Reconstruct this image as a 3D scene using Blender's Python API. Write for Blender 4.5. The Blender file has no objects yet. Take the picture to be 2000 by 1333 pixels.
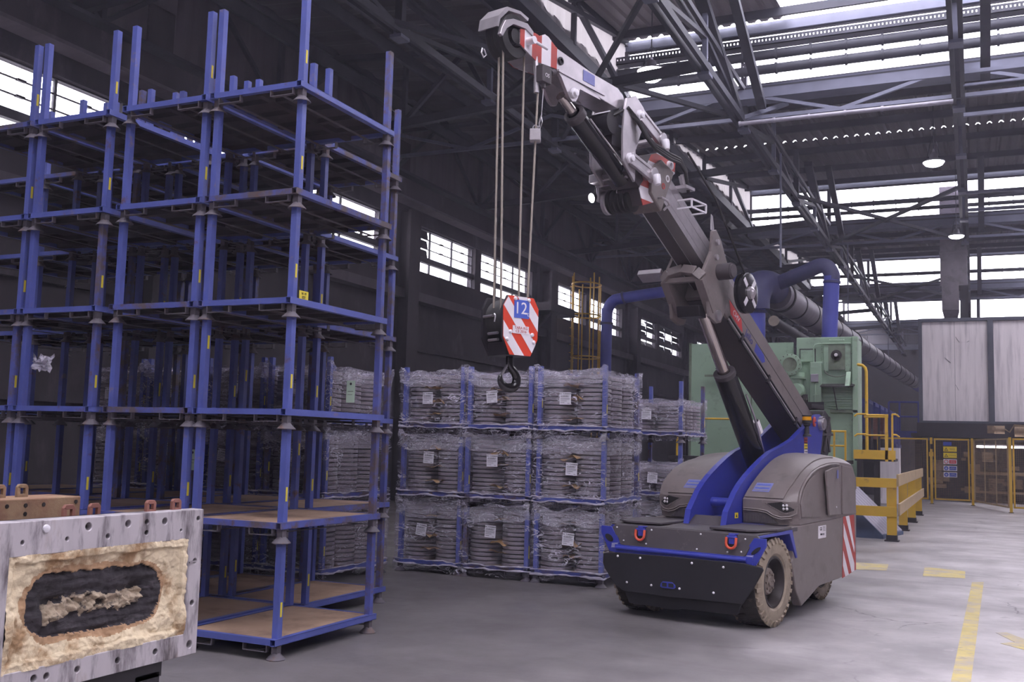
import bpy, math, random
from mathutils import Vector, Matrix, noise
random.seed(7)
C = bpy.context.scene
COL = C.collection

# ---------------------------------------------------------------- camera, sky, light, exposure
YAW, PITCH, ROLL = -0.429759, 0.09985, 0.026474
_f = Vector((math.sin(YAW)*math.cos(PITCH), math.cos(YAW)*math.cos(PITCH), math.sin(PITCH)))
_r0 = Vector((math.cos(YAW), -math.sin(YAW), 0)); _u0 = _r0.cross(_f)
_r = _r0*math.cos(ROLL) + _u0*math.sin(ROLL); _u = _u0*math.cos(ROLL) - _r0*math.sin(ROLL)
cam = bpy.data.cameras.new('camera'); cam.sensor_width = 36; cam.lens = 1975.72*36/2000
cam.clip_start = .05; cam.clip_end = 400
co = bpy.data.objects.new('camera', cam); COL.objects.link(co)
mw = Matrix(((_r.x, _u.x, -_f.x, 0), (_r.y, _u.y, -_f.y, 0), (_r.z, _u.z, -_f.z, 1.7), (0, 0, 0, 1)))
co.matrix_world = mw; C.camera = co
W = bpy.data.worlds.new('sky'); C.world = W; W.use_nodes = True
bg = W.node_tree.nodes['Background']; bg.inputs[0].default_value = (.95, .925, 1, 1); bg.inputs[1].default_value = 8.5
C.view_settings.view_transform = 'Standard'; C.view_settings.look = 'None'
C.view_settings.exposure = 0.0; C.view_settings.gamma = 1; C.view_settings.use_curve_mapping = False
C.cycles.max_bounces = 5; C.cycles.diffuse_bounces = 4; C.cycles.glossy_bounces = 3
C.cycles.transparent_max_bounces = 18; C.cycles.caustics_reflective = False; C.cycles.caustics_refractive = False

# ---------------------------------------------------------------- materials
def lin(c):
    return tuple((x/255/12.92 if x/255 <= .04045 else ((x/255+.055)/1.055)**2.4) for x in c) + (1,)
def mat(name, col, rough=.6, metal=0, var=0, vs=6, dirt=None, bump=None, emit=None, spec=.5, stretch=None, coords='Object'):
    m = bpy.data.materials.new(name); m.use_nodes = True
    nt = m.node_tree; N = nt.nodes; L = nt.links; b = N['Principled BSDF']
    b.inputs['Base Color'].default_value = lin(col); b.inputs['Roughness'].default_value = rough
    b.inputs['Metallic'].default_value = metal; b.inputs['Specular IOR Level'].default_value = spec
    if emit:
        b.inputs['Emission Color'].default_value = lin(emit[0]); b.inputs['Emission Strength'].default_value = emit[1]
    if var or dirt or bump:
        tc = N.new('ShaderNodeTexCoord'); oi = N.new('ShaderNodeObjectInfo')
        mul = N.new('ShaderNodeMath'); mul.operation = 'MULTIPLY'; mul.inputs[1].default_value = 37.0
        L.new(oi.outputs['Random'], mul.inputs[0])
        ad = N.new('ShaderNodeVectorMath'); ad.operation = 'ADD'
        L.new(tc.outputs[coords], ad.inputs[0]); L.new(mul.outputs[0], ad.inputs[1])
        vec = ad.outputs[0]
        if stretch:
            mp = N.new('ShaderNodeMapping'); mp.inputs['Scale'].default_value = stretch
            L.new(vec, mp.inputs[0]); vec = mp.outputs[0]
        def nz(scale, detail=6, rg=.6):
            n = N.new('ShaderNodeTexNoise'); n.inputs['Scale'].default_value = scale
            n.inputs['Detail'].default_value = detail; n.inputs['Roughness'].default_value = rg
            L.new(vec, n.inputs['Vector']); return n.outputs['Fac']
        last = None
        if var:
            mx = N.new('ShaderNodeMix'); mx.data_type = 'RGBA'
            c = lin(col)
            mx.inputs[6].default_value = tuple(x*(1-var) for x in c[:3])+(1,)
            mx.inputs[7].default_value = tuple(min(1, x*(1+var)) for x in c[:3])+(1,)
            mr = N.new('ShaderNodeMapRange'); mr.inputs[1].default_value = .3; mr.inputs[2].default_value = .7
            L.new(nz(vs), mr.inputs[0]); L.new(mr.outputs[0], mx.inputs[0]); last = mx.outputs[2]
        for d in (dirt or []):
            dc, ds, lo, hi = d
            mr = N.new('ShaderNodeMapRange'); mr.inputs[1].default_value = lo; mr.inputs[2].default_value = hi
            L.new(nz(ds, 8, .65), mr.inputs[0])
            mx = N.new('ShaderNodeMix'); mx.data_type = 'RGBA'
            L.new(mr.outputs[0], mx.inputs[0])
            if last: L.new(last, mx.inputs[6])
            else: mx.inputs[6].default_value = lin(col)
            mx.inputs[7].default_value = lin(dc); last = mx.outputs[2]
        if last: L.new(last, b.inputs['Base Color'])
        if bump:
            bp = N.new('ShaderNodeBump'); bp.inputs['Strength'].default_value = bump[1]; bp.inputs['Distance'].default_value = bump[2] if len(bump) > 2 else .01
            L.new(nz(bump[0], 8, .7), bp.inputs['Height']); L.new(bp.outputs[0], b.inputs['Normal'])
    return m
def glassy(name, tint, alpha, rough=.15, streak=None, white=(235, 230, 245)):
    """thin sheet: mostly see-through, with a glossy/white share (streaky when asked)"""
    m = bpy.data.materials.new(name); m.use_nodes = True
    nt = m.node_tree; N = nt.nodes; L = nt.links
    N.remove(N['Principled BSDF']); out = N['Material Output']
    tr = N.new('ShaderNodeBsdfTransparent'); tr.inputs[0].default_value = lin(tint)
    p = N.new('ShaderNodeBsdfPrincipled'); p.inputs['Base Color'].default_value = lin(white); p.inputs['Roughness'].default_value = rough
    mx = N.new('ShaderNodeMixShader'); mx.inputs[0].default_value = alpha
    L.new(tr.outputs[0], mx.inputs[1]); L.new(p.outputs[0], mx.inputs[2]); L.new(mx.outputs[0], out.inputs[0])
    if streak:
        tc = N.new('ShaderNodeTexCoord'); oi = N.new('ShaderNodeObjectInfo')
        ml = N.new('ShaderNodeMath'); ml.operation = 'MULTIPLY'; ml.inputs[1].default_value = 31
        L.new(oi.outputs['Random'], ml.inputs[0])
        ad = N.new('ShaderNodeVectorMath'); ad.operation = 'ADD'; mp = N.new('ShaderNodeMapping'); mp.inputs['Scale'].default_value = (1, 1, 2.6); mp.inputs['Rotation'].default_value = (.3, .25, 0); L.new(tc.outputs['Object'], mp.inputs[0])
        L.new(mp.outputs[0], ad.inputs[0]); L.new(ml.outputs[0], ad.inputs[1])
        n1 = N.new('ShaderNodeTexNoise'); n1.inputs['Scale'].default_value = streak; n1.inputs['Detail'].default_value = 5; n1.inputs['Distortion'].default_value = 2.2
        L.new(ad.outputs[0], n1.inputs['Vector'])
        # highlights on the creases, painted as thin white lines where the noise crosses .5
        s = N.new('ShaderNodeMath'); s.operation = 'SUBTRACT'; s.inputs[1].default_value = .5; L.new(n1.outputs['Fac'], s.inputs[0])
        a = N.new('ShaderNodeMath'); a.operation = 'ABSOLUTE'; L.new(s.outputs[0], a.inputs[0])
        mr = N.new('ShaderNodeMapRange'); mr.inputs[1].default_value = 0; mr.inputs[2].default_value = .022
        mr.inputs[3].default_value = .95; mr.inputs[4].default_value = alpha; L.new(a.outputs[0], mr.inputs[0])
        n2 = N.new('ShaderNodeTexNoise'); n2.inputs['Scale'].default_value = streak*.4; n2.inputs['Detail'].default_value = 3
        L.new(ad.outputs[0], n2.inputs['Vector'])
        m2 = N.new('ShaderNodeMapRange'); m2.inputs[1].default_value = .38; m2.inputs[2].default_value = .58; m2.inputs[3].default_value = .0; m2.inputs[4].default_value = 1
        L.new(n2.outputs['Fac'], m2.inputs[0])
        mm = N.new('ShaderNodeMix'); mm.data_type = 'FLOAT'; L.new(m2.outputs[0], mm.inputs[0]); mm.inputs[2].default_value = alpha*.7; L.new(mr.outputs[0], mm.inputs[3])
        L.new(mm.outputs[0], mx.inputs[0])
        bp = N.new('ShaderNodeBump'); bp.inputs['Strength'].default_value = .9; bp.inputs['Distance'].default_value = .03
        L.new(n1.outputs['Fac'], bp.inputs['Height']); L.new(bp.outputs[0], p.inputs['Normal'])
    return m

RUST = (92, 66, 52)
MT = dict(
 rack=mat('blue_rack_paint', (78, 88, 156), .45, var=.18, vs=3, dirt=[((120, 104, 108), 9, .60, .74), (RUST, 5, .62, .72)], bump=(60, .15)),
 rack_old=mat('worn_blue_rack_paint', (72, 80, 146), .55, var=.2, vs=4, dirt=[((86, 74, 78), 5, .45, .6), (RUST, 9, .58, .7)], bump=(60, .2)),
 bell=mat('grey_worn_iron', (86, 80, 88), .65, var=.2, dirt=[(RUST, 9, .56, .7)]),
 deck=mat('rusty_deck_plate', (158, 130, 110), .7, var=.18, vs=2, dirt=[((92, 68, 58), 1.6, .5, .72), ((150, 134, 118), 4, .6, .8)], bump=(40, .1)),
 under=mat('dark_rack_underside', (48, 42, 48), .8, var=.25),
 yellow=mat('yellow_paint', (206, 166, 48), .5, var=.12, vs=2, dirt=[((120, 96, 60), 6, .62, .78)], bump=(50, .1)),
 ytag=mat('yellow_tag', (214, 196, 60), .5),
 ydusty=mat('dusty_yellow_board', (170, 148, 116), .7, var=.15, vs=5),
 disc=mat('grey_cast_iron', (140, 131, 135), .5, metal=.2, var=.14, vs=7, bump=(80, .12)),
 film=glassy('stretch_film', (252, 251, 255), .05, .08, streak=3.4),
 film_drape=glassy('slack_film', (252, 251, 255), .32, .1, streak=6.0),
 film_hem=glassy('gathered_film', (250, 249, 255), .72, .08, streak=14.0),  # gathered film; the high white share also paints in its glints
 paper=mat('white_paper', (226, 222, 232), .7, var=.04),
 green_paper=mat('pale_green_paper', (178, 204, 186), .7, var=.04),
 ink=mat('black_ink', (40, 36, 44), .7),
 card=mat('tan_cardboard', (176, 142, 100), .8, var=.15),
 floor=None,
 wall=mat('dark_wall', (58, 53, 58), .85, var=.22, vs=.7, dirt=[((92, 84, 92), 1.2, .55, .8), ((38, 34, 40), .5, .5, .75)], stretch=(1, 1, .45)),
 wallup=mat('grey_wall_cladding', (84, 77, 84), .8, var=.18, vs=1.2, stretch=(1, 3, .25)),
 steel=mat('dark_roof_steel', (56, 57, 66), .6, metal=.2, var=.2, vs=2),
 steel2=mat('blue_grey_steel', (104, 106, 124), .55, metal=.2, var=.15, vs=2),
 steel3=mat('pale_steel', (150, 146, 158), .5, metal=.2, var=.15),
 sheet=mat('lit_roof_sheet', (128, 120, 124), .7, var=.12, vs=.6),  # paler copy of the roof sheet, paints in light from the glazing
 sheetd=mat('dark_roof_sheet', (82, 77, 80), .7, var=.15, vs=.6),
 gable=None,
 glass=glassy('dusty_glazing', (252, 251, 255), .08, .2),
 skypanel=glassy('clear_roof_sheet', (250, 249, 255), .12, .3),
 frame=mat('window_steel', (60, 56, 66), .6),
 board=mat('dark_boarded_pane', (50, 46, 52), .8, var=.2),
 duct=mat('galvanised_duct', (112, 106, 114), .42, metal=.55, var=.15, vs=3, dirt=[((70, 64, 70), 2, .5, .8)]),
 ductgap=mat('duct_seam', (40, 38, 42), .7),
 bluepipe=mat('blue_pipe_paint', (74, 80, 168), .5, var=.12, vs=2),
 bluedark=mat('dusty_dark_blue_pipe', (58, 58, 96), .6, var=.15, vs=3),
 green=mat('pale_green_machine_paint', (146, 172, 148), .5, var=.1, vs=1.2, dirt=[((96, 104, 92), 2.2, .56, .8), ((70, 66, 60), 6, .66, .8)]),
 greend=mat('oily_green', (112, 124, 106), .5, var=.25, vs=3, dirt=[((56, 50, 48), 2, .5, .75)]),
 grease=mat('black_grease', (38, 34, 34), .5, var=.2),
 grey=mat('grey_box_paint', (140, 136, 146), .5, var=.06),
 whitepanel=mat('dirty_white_panel', (238, 230, 234), .6, var=.06, vs=2, dirt=[((176, 168, 176), 1.4, .5, .8)], stretch=(4, 4, .3)),
 pframe=mat('grey_panel_frame', (84, 86, 98), .6, var=.1),
 black=mat('black_steel', (36, 33, 38), .5, var=.2),
 rubber=mat('black_rubber', (30, 28, 30), .55, var=.15),
 brownmach=mat('dusty_brown_machine', (138, 116, 92), .7, var=.35, vs=3, dirt=[((150, 134, 118), 5, .6, .8), ((40, 34, 32), 3, .5, .7)]),
 orange=mat('rust_red_drum', (150, 96, 78), .6, var=.1),
 crate=mat('far_blue_steel', (66, 76, 160), .5, var=.2, vs=4),
 cgrey=mat('dusty_crane_grey', (116, 106, 105), .42, var=.07, vs=3, dirt=[((92, 84, 83), 5, .52, .8), ((148, 138, 134), 16, .62, .8)], bump=(90, .06)),
 cgreyd=mat('dark_crane_panel', (70, 64, 68), .55, var=.1, vs=4, dirt=[((110, 102, 104), 14, .6, .8)], bump=(150, .1)),
 cblack=mat('black_rubber_plate', (26, 24, 30), .6, var=.12, bump=(150, .1)),
 cblue=mat('crane_blue', (52, 60, 152), .38, var=.08, vs=3, dirt=[((96, 98, 170), 12, .62, .8)]),
 cdark=mat('crane_boom_underside', (70, 64, 66), .45, var=.12, vs=2),  # darker tone; also paints the shade on the upper section's chamfer
 metal=mat('brushed_steel', (176, 170, 174), .32, metal=.75, var=.12, vs=8),
 chrome=mat('chrome_rod', (190, 180, 176), .12, metal=1),
 cwhite=mat('crane_white', (218, 212, 218), .4, var=.06),
 red=mat('crane_red', (168, 60, 52), .45, var=.12, vs=6),
 redor=mat('bright_red_stripe', (206, 66, 44), .42),
 orlink=mat('orange_shackle', (206, 84, 60), .4),
 blackgloss=mat('black_gloss_cylinder', (26, 24, 27), .18, var=.1),
 tyre=mat('dusty_tyre_wall', (150, 136, 120), .85, var=.12, vs=5, dirt=[((110, 98, 88), 7, .5, .75)], bump=(60, .2)),
 tread=mat('tyre_tread', (54, 49, 47), .8, var=.2, vs=6, dirt=[((120, 108, 96), 9, .62, .8)]),
 rim=mat('dark_wheel_rim', (58, 52, 52), .5, metal=.3, var=.2),
 hub=mat('dusty_hub', (128, 116, 108), .6, metal=.2, var=.15),
 rope=mat('steel_rope', (150, 140, 130), .5, metal=.3),
 decal=mat('faded_blue_decal', (120, 122, 176), .5, var=.1, vs=20),
 decalb=mat('blue_decal', (70, 92, 180), .5),
 bolt=mat('bright_bolt', (224, 220, 226), .35, metal=.2),
 amber=mat('amber_lens', (214, 150, 30), .2, emit=((255, 170, 30), .04)),
 lens=mat('lamp_lens', (200, 196, 200), .2),
 lampglow=mat('lamp_glow', (255, 255, 255), .5, emit=((250, 244, 255), 60)),
 spotglow=mat('spot_glow', (255, 255, 255), .5, emit=((248, 244, 255), 30)),
 tubeglow=mat('tube_glow', (255, 255, 255), .5, emit=((255, 246, 250), 16)),
 lampbody=mat('lamp_body', (90, 86, 94), .5),
 mould=mat('ground_steel_plate', (188, 181, 185), .4, metal=.25, var=.12, vs=3, dirt=[((100, 92, 96), 4.5, .5, .64), ((142, 124, 110), 3, .58, .75)], stretch=(1, 2.2, .5), bump=(120, .06)),
 sand=mat('tan_mould_sand', (222, 204, 172), .95, var=.1, vs=9, dirt=[((168, 136, 102), 5, .5, .62), ((164, 168, 122), 4, .66, .78)], bump=(70, .6, .01)),
 ring=mat('scorched_sand', (172, 138, 106), .95, var=.15, vs=12, bump=(70, .5, .01)),
 char=mat('burnt_core_sand', (52, 47, 52), .8, var=.35, vs=8, dirt=[((84, 78, 82), 10, .58, .7)], bump=(45, .8, .012), stretch=(1, .5, 2)),
 ash=mat('pale_crust', (186, 168, 146), .95, var=.2, vs=20, dirt=[((70, 62, 60), 18, .52, .62)], bump=(60, .9, .012)),
 rusty=mat('rusty_frame', (124, 92, 72), .8, var=.25, vs=5, dirt=[((150, 126, 98), 4, .5, .7), ((60, 48, 44), 9, .6, .75)], bump=(60, .3)),
 lug=mat('rust_red_lug', (128, 84, 74), .75, var=.15),
 signy=mat('sign_yellow', (232, 204, 40), .5), signb=mat('sign_blue', (56, 78, 176), .5), signr=mat('sign_red', (198, 44, 56), .5),
 concrete=mat('weight_concrete', (164, 158, 162), .8, var=.1, vs=14, bump=(60, .3)),
 grating=mat('grey_blue_ramp', (150, 146, 160), .6, var=.08, vs=3), rampside=mat('ramp_blue', (72, 86, 116), .55, var=.1),
 jblue=mat('dark_blue_lettering', (46, 52, 128), .5),
 winred=mat('crane_sign_red', (190, 44, 44), .5),
)

# floor: worn concrete with stains, tyre tracks and cracks
def floor_mat():
    m = bpy.data.materials.new('worn_concrete'); m.use_nodes = True
    nt = m.node_tree; N = nt.nodes; L = nt.links; b = N['Principled BSDF']
    tc = N.new('ShaderNodeTexCoord')
    def nz(scale, det=8, rg=.6, dist=0, st=None):
        v = tc.outputs['Object']
        if st:
            mp = N.new('ShaderNodeMapping'); mp.inputs['Scale'].default_value = st; mp.inputs['Rotation'].default_value = (0, 0, .35); L.new(v, mp.inputs[0]); v = mp.outputs[0]
        n = N.new('ShaderNodeTexNoise'); n.inputs['Scale'].default_value = scale; n.inputs['Detail'].default_value = det
        n.inputs['Roughness'].default_value = rg; n.inputs['Distortion'].default_value = dist; L.new(v, n.inputs['Vector']); return n.outputs['Fac']
    def rng(x, a, c, d=0, e=1):
        r = N.new('ShaderNodeMapRange'); r.inputs[1].default_value = a; r.inputs[2].default_value = c; r.inputs[3].default_value = d; r.inputs[4].default_value = e
        L.new(x, r.inputs[0]); return r.outputs[0]
    def mix(f, a, c):
        x = N.new('ShaderNodeMix'); x.data_type = 'RGBA'; L.new(f, x.inputs[0])
        for k, q in ((6, a), (7, c)):
            if isinstance(q, tuple): x.inputs[k].default_value = lin(q)
            else: L.new(q, x.inputs[k])
        return x.outputs[2]
    c = mix(rng(nz(.9, 9, .65), .35, .68), (146, 141, 142), (194, 188, 189))
    c = mix(rng(nz(.45, 5, .6, 1.2, (.35, 2.2, 1)), .5, .72, 0, .75), c, (122, 113, 117))     # dragged dirt
    c = mix(rng(nz(3.2, 10, .72), .60, .74, 0, .6), c, (214, 206, 209))                       # pale scuffs
    c = mix(rng(nz(1.3, 8, .7, .6), .62, .74, 0, .8), c, (98, 90, 94))                        # oil
    vo = N.new('ShaderNodeTexVoronoi'); vo.feature = 'DISTANCE_TO_EDGE'; vo.inputs['Scale'].default_value = .42
    nd = N.new('ShaderNodeTexNoise'); nd.inputs['Scale'].default_value = 3; nd.inputs['Detail'].default_value = 6; L.new(tc.outputs['Object'], nd.inputs['Vector'])
    av = N.new('ShaderNodeVectorMath'); av.operation = 'MULTIPLY_ADD'; av.inputs[1].default_value = (.5, .5, 0); L.new(nd.outputs['Color'], av.inputs[0]); L.new(tc.outputs['Object'], av.inputs[2])
    L.new(av.outputs[0], vo.inputs['Vector'])
    gate = N.new('ShaderNodeMath'); gate.operation = 'MULTIPLY'
    L.new(rng(vo.outputs['Distance'], 0, .006, .8, 0), gate.inputs[0]); L.new(rng(nz(.6, 3), .5, .6), gate.inputs[1])
    c = mix(gate.outputs[0], c, (70, 62, 64))
    sx = N.new('ShaderNodeSeparateXYZ'); L.new(tc.outputs['Object'], sx.inputs[0])      # storage side darker, aisle paler, edge broken up by noise
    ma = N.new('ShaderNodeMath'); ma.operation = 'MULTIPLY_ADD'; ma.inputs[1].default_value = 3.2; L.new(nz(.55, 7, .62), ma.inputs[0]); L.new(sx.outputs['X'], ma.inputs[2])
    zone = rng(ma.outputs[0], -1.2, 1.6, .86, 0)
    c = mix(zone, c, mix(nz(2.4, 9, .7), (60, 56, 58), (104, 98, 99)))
    L.new(c, b.inputs['Base Color'])
    L.new(rng(nz(1.1, 6), .3, .7, .34, .62), b.inputs['Roughness'])
    bp = N.new('ShaderNodeBump'); bp.inputs['Strength'].default_value = .25; bp.inputs['Distance'].default_value = .01
    L.new(nz(9, 10, .7), bp.inputs['Height']); L.new(bp.outputs[0], b.inputs['Normal'])
    return m
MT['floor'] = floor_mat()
def translucent(name, col, share):
    m = bpy.data.materials.new(name); m.use_nodes = True; nt = m.node_tree; N = nt.nodes; L = nt.links; N.remove(N['Principled BSDF'])
    a = N.new('ShaderNodeBsdfTranslucent'); a.inputs[0].default_value = lin(col); d = N.new('ShaderNodeBsdfDiffuse'); d.inputs[0].default_value = lin(col)
    mx = N.new('ShaderNodeMixShader'); mx.inputs[0].default_value = share; L.new(d.outputs[0], mx.inputs[1]); L.new(a.outputs[0], mx.inputs[2]); L.new(mx.outputs[0], N['Material Output'].inputs[0]); return m
MT['gable'] = translucent('translucent_cladding', (168, 163, 166), .45)

# ---------------------------------------------------------------- mesh helpers
class M:
    def __init__(s): s.v = []; s.f = []; s.m = []; s.k = 0
    def add(s, vs, fs):
        o = len(s.v); s.v += [tuple(v) for v in vs]
        for f in fs: s.f.append(tuple(i+o for i in f)); s.m.append(s.k)
        return s
    def box(s, cx, cy, cz, sx, sy, sz, R=None):
        P = [Vector((x*sx/2, y*sy/2, z*sz/2)) for z in (-1, 1) for y in (-1, 1) for x in (-1, 1)]
        if R is not None: P = [R @ p for p in P]
        c = Vector((cx, cy, cz))
        return s.add([p+c for p in P], [(0, 2, 3, 1), (4, 5, 7, 6), (0, 1, 5, 4), (2, 6, 7, 3), (0, 4, 6, 2), (1, 3, 7, 5)])
    def b2(s, x0, x1, y0, y1, z0, z1):
        return s.box((x0+x1)/2, (y0+y1)/2, (z0+z1)/2, x1-x0, y1-y0, z1-z0)
    def bar(s, p, q, w, h=None, up=(0, 0, 1)):
        p, q = Vector(p), Vector(q); d = q-p; h = h or w
        if d.length < 1e-6: return s
        d.normalize(); u = Vector(up)
        if abs(d.dot(u)) > .98: u = Vector((0, 1, 0)) if abs(d.y) < .9 else Vector((1, 0, 0))
        a = d.cross(u).normalized(); e = a.cross(d)
        P = [c + a*(i*w/2) + e*(j*h/2) for c in (p, q) for i, j in ((-1, -1), (1, -1), (1, 1), (-1, 1))]
        return s.add(P, [(0, 3, 2, 1), (4, 5, 6, 7), (0, 1, 5, 4), (1, 2, 6, 5), (2, 3, 7, 6), (3, 0, 4, 7)])
    def cyl(s, p, q, r, r2=None, n=14, caps=True):
        p, q = Vector(p), Vector(q); d = (q-p).normalized(); r2 = r if r2 is None else r2
        a = d.orthogonal().normalized(); e = d.cross(a)
        P = []
        for c, rr in ((p, r), (q, r2)):
            P += [c + (a*math.cos(t) + e*math.sin(t))*rr for t in (2*math.pi*i/n for i in range(n))]
        F = [(i, (i+1) % n, n+(i+1) % n, n+i) for i in range(n)]
        if caps: F += [tuple(range(n))[::-1], tuple(range(n, 2*n))]
        return s.add(P, F)
    def lathe(s, prof, o=(0, 0, 0), ax=(0, 0, 1), n=20, mats=None, closed=False):
        o, d = Vector(o), Vector(ax).normalized(); a = d.orthogonal().normalized(); e = d.cross(a)
        P = []; k = len(prof)
        for r, h in prof:
            P += [o + d*h + (a*math.cos(t) + e*math.sin(t))*r for t in (2*math.pi*i/n for i in range(n))]
        base = len(s.v); s.v += [tuple(p) for p in P]
        for j in range(k if closed else k-1):
            j2 = (j+1) % k
            for i in range(n):
                s.f.append((base+j*n+i, base+j*n+(i+1) % n, base+j2*n+(i+1) % n, base+j2*n+i)); s.m.append(mats[j] if mats else s.k)
        return s
    def tube(s, pts, r, n=8):
        P = [Vector(p) for p in pts]; V = []; a = None
        for i, p in enumerate(P):
            d = (P[min(i+1, len(P)-1)] - P[max(i-1, 0)]).normalized()
            if a is None: a = d.orthogonal().normalized()
            else:
                a = a - d*a.dot(d); a = a.normalized() if a.length > 1e-6 else d.orthogonal().normalized()
            e = d.cross(a)
            V += [p + (a*math.cos(t) + e*math.sin(t))*r for t in (2*math.pi*k/n for k in range(n))]
        F = []
        for i in range(len(P)-1):
            F += [(i*n+k, i*n+(k+1) % n, (i+1)*n+(k+1) % n, (i+1)*n+k) for k in range(n)]
        F += [tuple(range(n))[::-1], tuple(range((len(P)-1)*n, len(P)*n))]
        return s.add(V, F)
    def prism(s, poly, fn, t0, t1):
        n = len(poly)
        V = [fn(u, v, t) for t in (t0, t1) for u, v in poly]
        return s.add(V, [tuple(range(n))[::-1], tuple(range(n, 2*n))] + [(i, (i+1) % n, n+(i+1) % n, n+i) for i in range(n)])
    def grid(s, nu, nv, fn, wrap=False):
        V = [fn(i/(nu-1) if not wrap else i/nu, j/(nv-1)) for j in range(nv) for i in range(nu)]
        F = []
        for j in range(nv-1):
            for i in range(nu if wrap else nu-1):
                F.append((j*nu+i, j*nu+(i+1) % nu, (j+1)*nu+(i+1) % nu, (j+1)*nu+i))
        return s.add(V, F)
XY = lambda u, v, t: (u, v, t)
YZ = lambda u, v, t: (t, u, v)
XZ = lambda u, v, t: (u, t, v)

def obj(name, m, mats, parent=None, smooth=False, bevel=0, label=None, cat=None, group=None, kind=None, loc=None):
    me = bpy.data.meshes.new(name); me.from_pydata(m.v, [], m.f)
    ml = mats if isinstance(mats, (list, tuple)) else [mats]
    for x in ml: me.materials.append(MT[x] if isinstance(x, str) else x)
    if len(ml) > 1: me.polygons.foreach_set('material_index', m.m)
    if smooth:
        me.shade_smooth(); me.set_sharp_from_angle(angle=math.radians(smooth if smooth > 1 else 40))
    me.update()
    o = bpy.data.objects.new(name, me); COL.objects.link(o)
    if bevel:
        b = o.modifiers.new('bevel', 'BEVEL'); b.width = bevel; b.segments = 2; b.limit_method = 'ANGLE'; b.angle_limit = math.radians(35)
    if parent: o.parent = parent
    if loc is not None: o.location = loc
    return tag(o, label, cat, group, kind)
def tag(o, label=None, cat=None, group=None, kind=None):
    if label: o['label'] = label
    if cat: o['category'] = cat
    if group: o['group'] = group
    if kind: o['kind'] = kind
    return o
def thing(name, label, cat, loc=(0, 0, 0), rz=0, group=None):
    o = bpy.data.objects.new(name, None); COL.objects.link(o); o.empty_display_size = .1
    o.location = loc; o.rotation_euler = (0, 0, rz)
    return tag(o, label, cat, group)
def struct(name, m, mats, parent=None, **k):
    return obj(name, m, mats, parent, kind=None if parent else 'structure', **k)
def dup(root, loc=None, rz=None, label=None, group=None, skip=()):
    r = root.copy(); COL.objects.link(r)
    if loc is not None: r.location = loc
    if rz is not None: r.rotation_euler = (0, 0, rz)
    if label: r['label'] = label
    if group: r['group'] = group
    for ch in list(root.children):
        if ch.name.split('.')[0] in skip: continue
        c = ch.copy(); COL.objects.link(c); c.parent = r
        for g in list(ch.children):
            d = g.copy(); COL.objects.link(d); d.parent = c
    return r
def lettering(text, size, mtx, material, parent, name='lettering', align='CENTER', ext=.001):
    cu = bpy.data.curves.new('t', 'FONT'); cu.body = text; cu.size = size; cu.align_x = align; cu.align_y = 'CENTER'; cu.extrude = ext; cu.resolution_u = 3
    t = bpy.data.objects.new('t', cu); COL.objects.link(t)
    dg = bpy.context.evaluated_depsgraph_get(); me = bpy.data.meshes.new_from_object(t.evaluated_get(dg))
    bpy.data.objects.remove(t); bpy.data.curves.remove(cu)
    me.materials.clear(); me.materials.append(MT[material]); me.transform(mtx)
    o = bpy.data.objects.new(name, me); COL.objects.link(o); o.parent = parent
    return o
def frame_mtx(o, ux, uy):
    ux, uy = Vector(ux).normalized(), Vector(uy).normalized(); uz = ux.cross(uy)
    return Matrix(((ux.x, uy.x, uz.x, o[0]), (ux.y, uy.y, uz.y, o[1]), (ux.z, uy.z, uz.z, o[2]), (0, 0, 0, 1)))
ORD = ['bottom', 'second', 'third', 'fourth', 'fifth', 'top']
NTH = ['first', 'second', 'third', 'fourth', 'fifth', 'sixth', 'seventh', 'eighth', 'ninth', 'tenth']

# ================================================================ THE HALL
XW = -15.0                       # inner face of the window wall
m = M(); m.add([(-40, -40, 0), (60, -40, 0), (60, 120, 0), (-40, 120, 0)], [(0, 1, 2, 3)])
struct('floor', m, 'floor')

# ---- window wall
COLS = [4.3, 15.0, 24.65, 35.2, 45.9, 56.6, 67.3, 78]
ZS, ZT1, ZT2, ZH = 6.72, 7.05, 7.22, 8.1
wl = M(); wl.b2(XW-.35, XW, -12, 90, 0, ZS)
wl.b2(XW-.35, XW, -12, 90, ZH, 10.4)
wall = struct('wall_left', wl, 'wall')
seg = []
for i in range(len(COLS)-1):
    a, b = COLS[i]+.75, COLS[i+1]-.75; mid = (a+b)/2
    seg += [(a, mid-.22), (mid+.22, b)]
pm = M()
for c in COLS: pm.b2(XW-.33, XW-.02, c-.75, c+.75, ZS, ZH)
for i in range(len(COLS)-1): mid = (COLS[i]+COLS[i+1])/2; pm.b2(XW-.33, XW-.03, mid-.22, mid+.22, ZS, ZH)
pm.b2(XW-.33, XW, -12, COLS[0]-.7, ZS, ZH)
obj('window_pier', pm, 'wall', wall)
for y in [COLS[0]-5.3]+COLS:                                  # steel columns on the wall
    m = M(); m.b2(XW, XW+.12, y-.35, y+.35, 0, 10.3); m.b2(XW+.12, XW+.5, y-.05, y+.05, 0, 8.2); m.b2(XW+.5, XW+.6, y-.3, y+.3, 0, 8.2)
    struct('column', m, 'wall')
for z0, z1, d, mt_ in ((5.72, 5.98, .35, 'wallup'), (8.35, 8.42, .45, 'wallup'), (8.42, 8.98, .16, 'wall'), (8.98, 9.06, .7, 'steel'), (4.3, 4.42, .12, 'wall'), (2.2, 2.3, .12, 'wall')):
    m = M()
    if z1 < 8: m.b2(XW, XW+d, -12, 90, z0, z1)
    elif d < .3: m.b2(XW+.5, XW+.5+d, -12, 90, z0, z1)
    else: m.b2(XW+.58-d/2, XW+.58+d/2, -12, 90, z0, z1)
    struct('trim_1', m, mt_)
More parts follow.
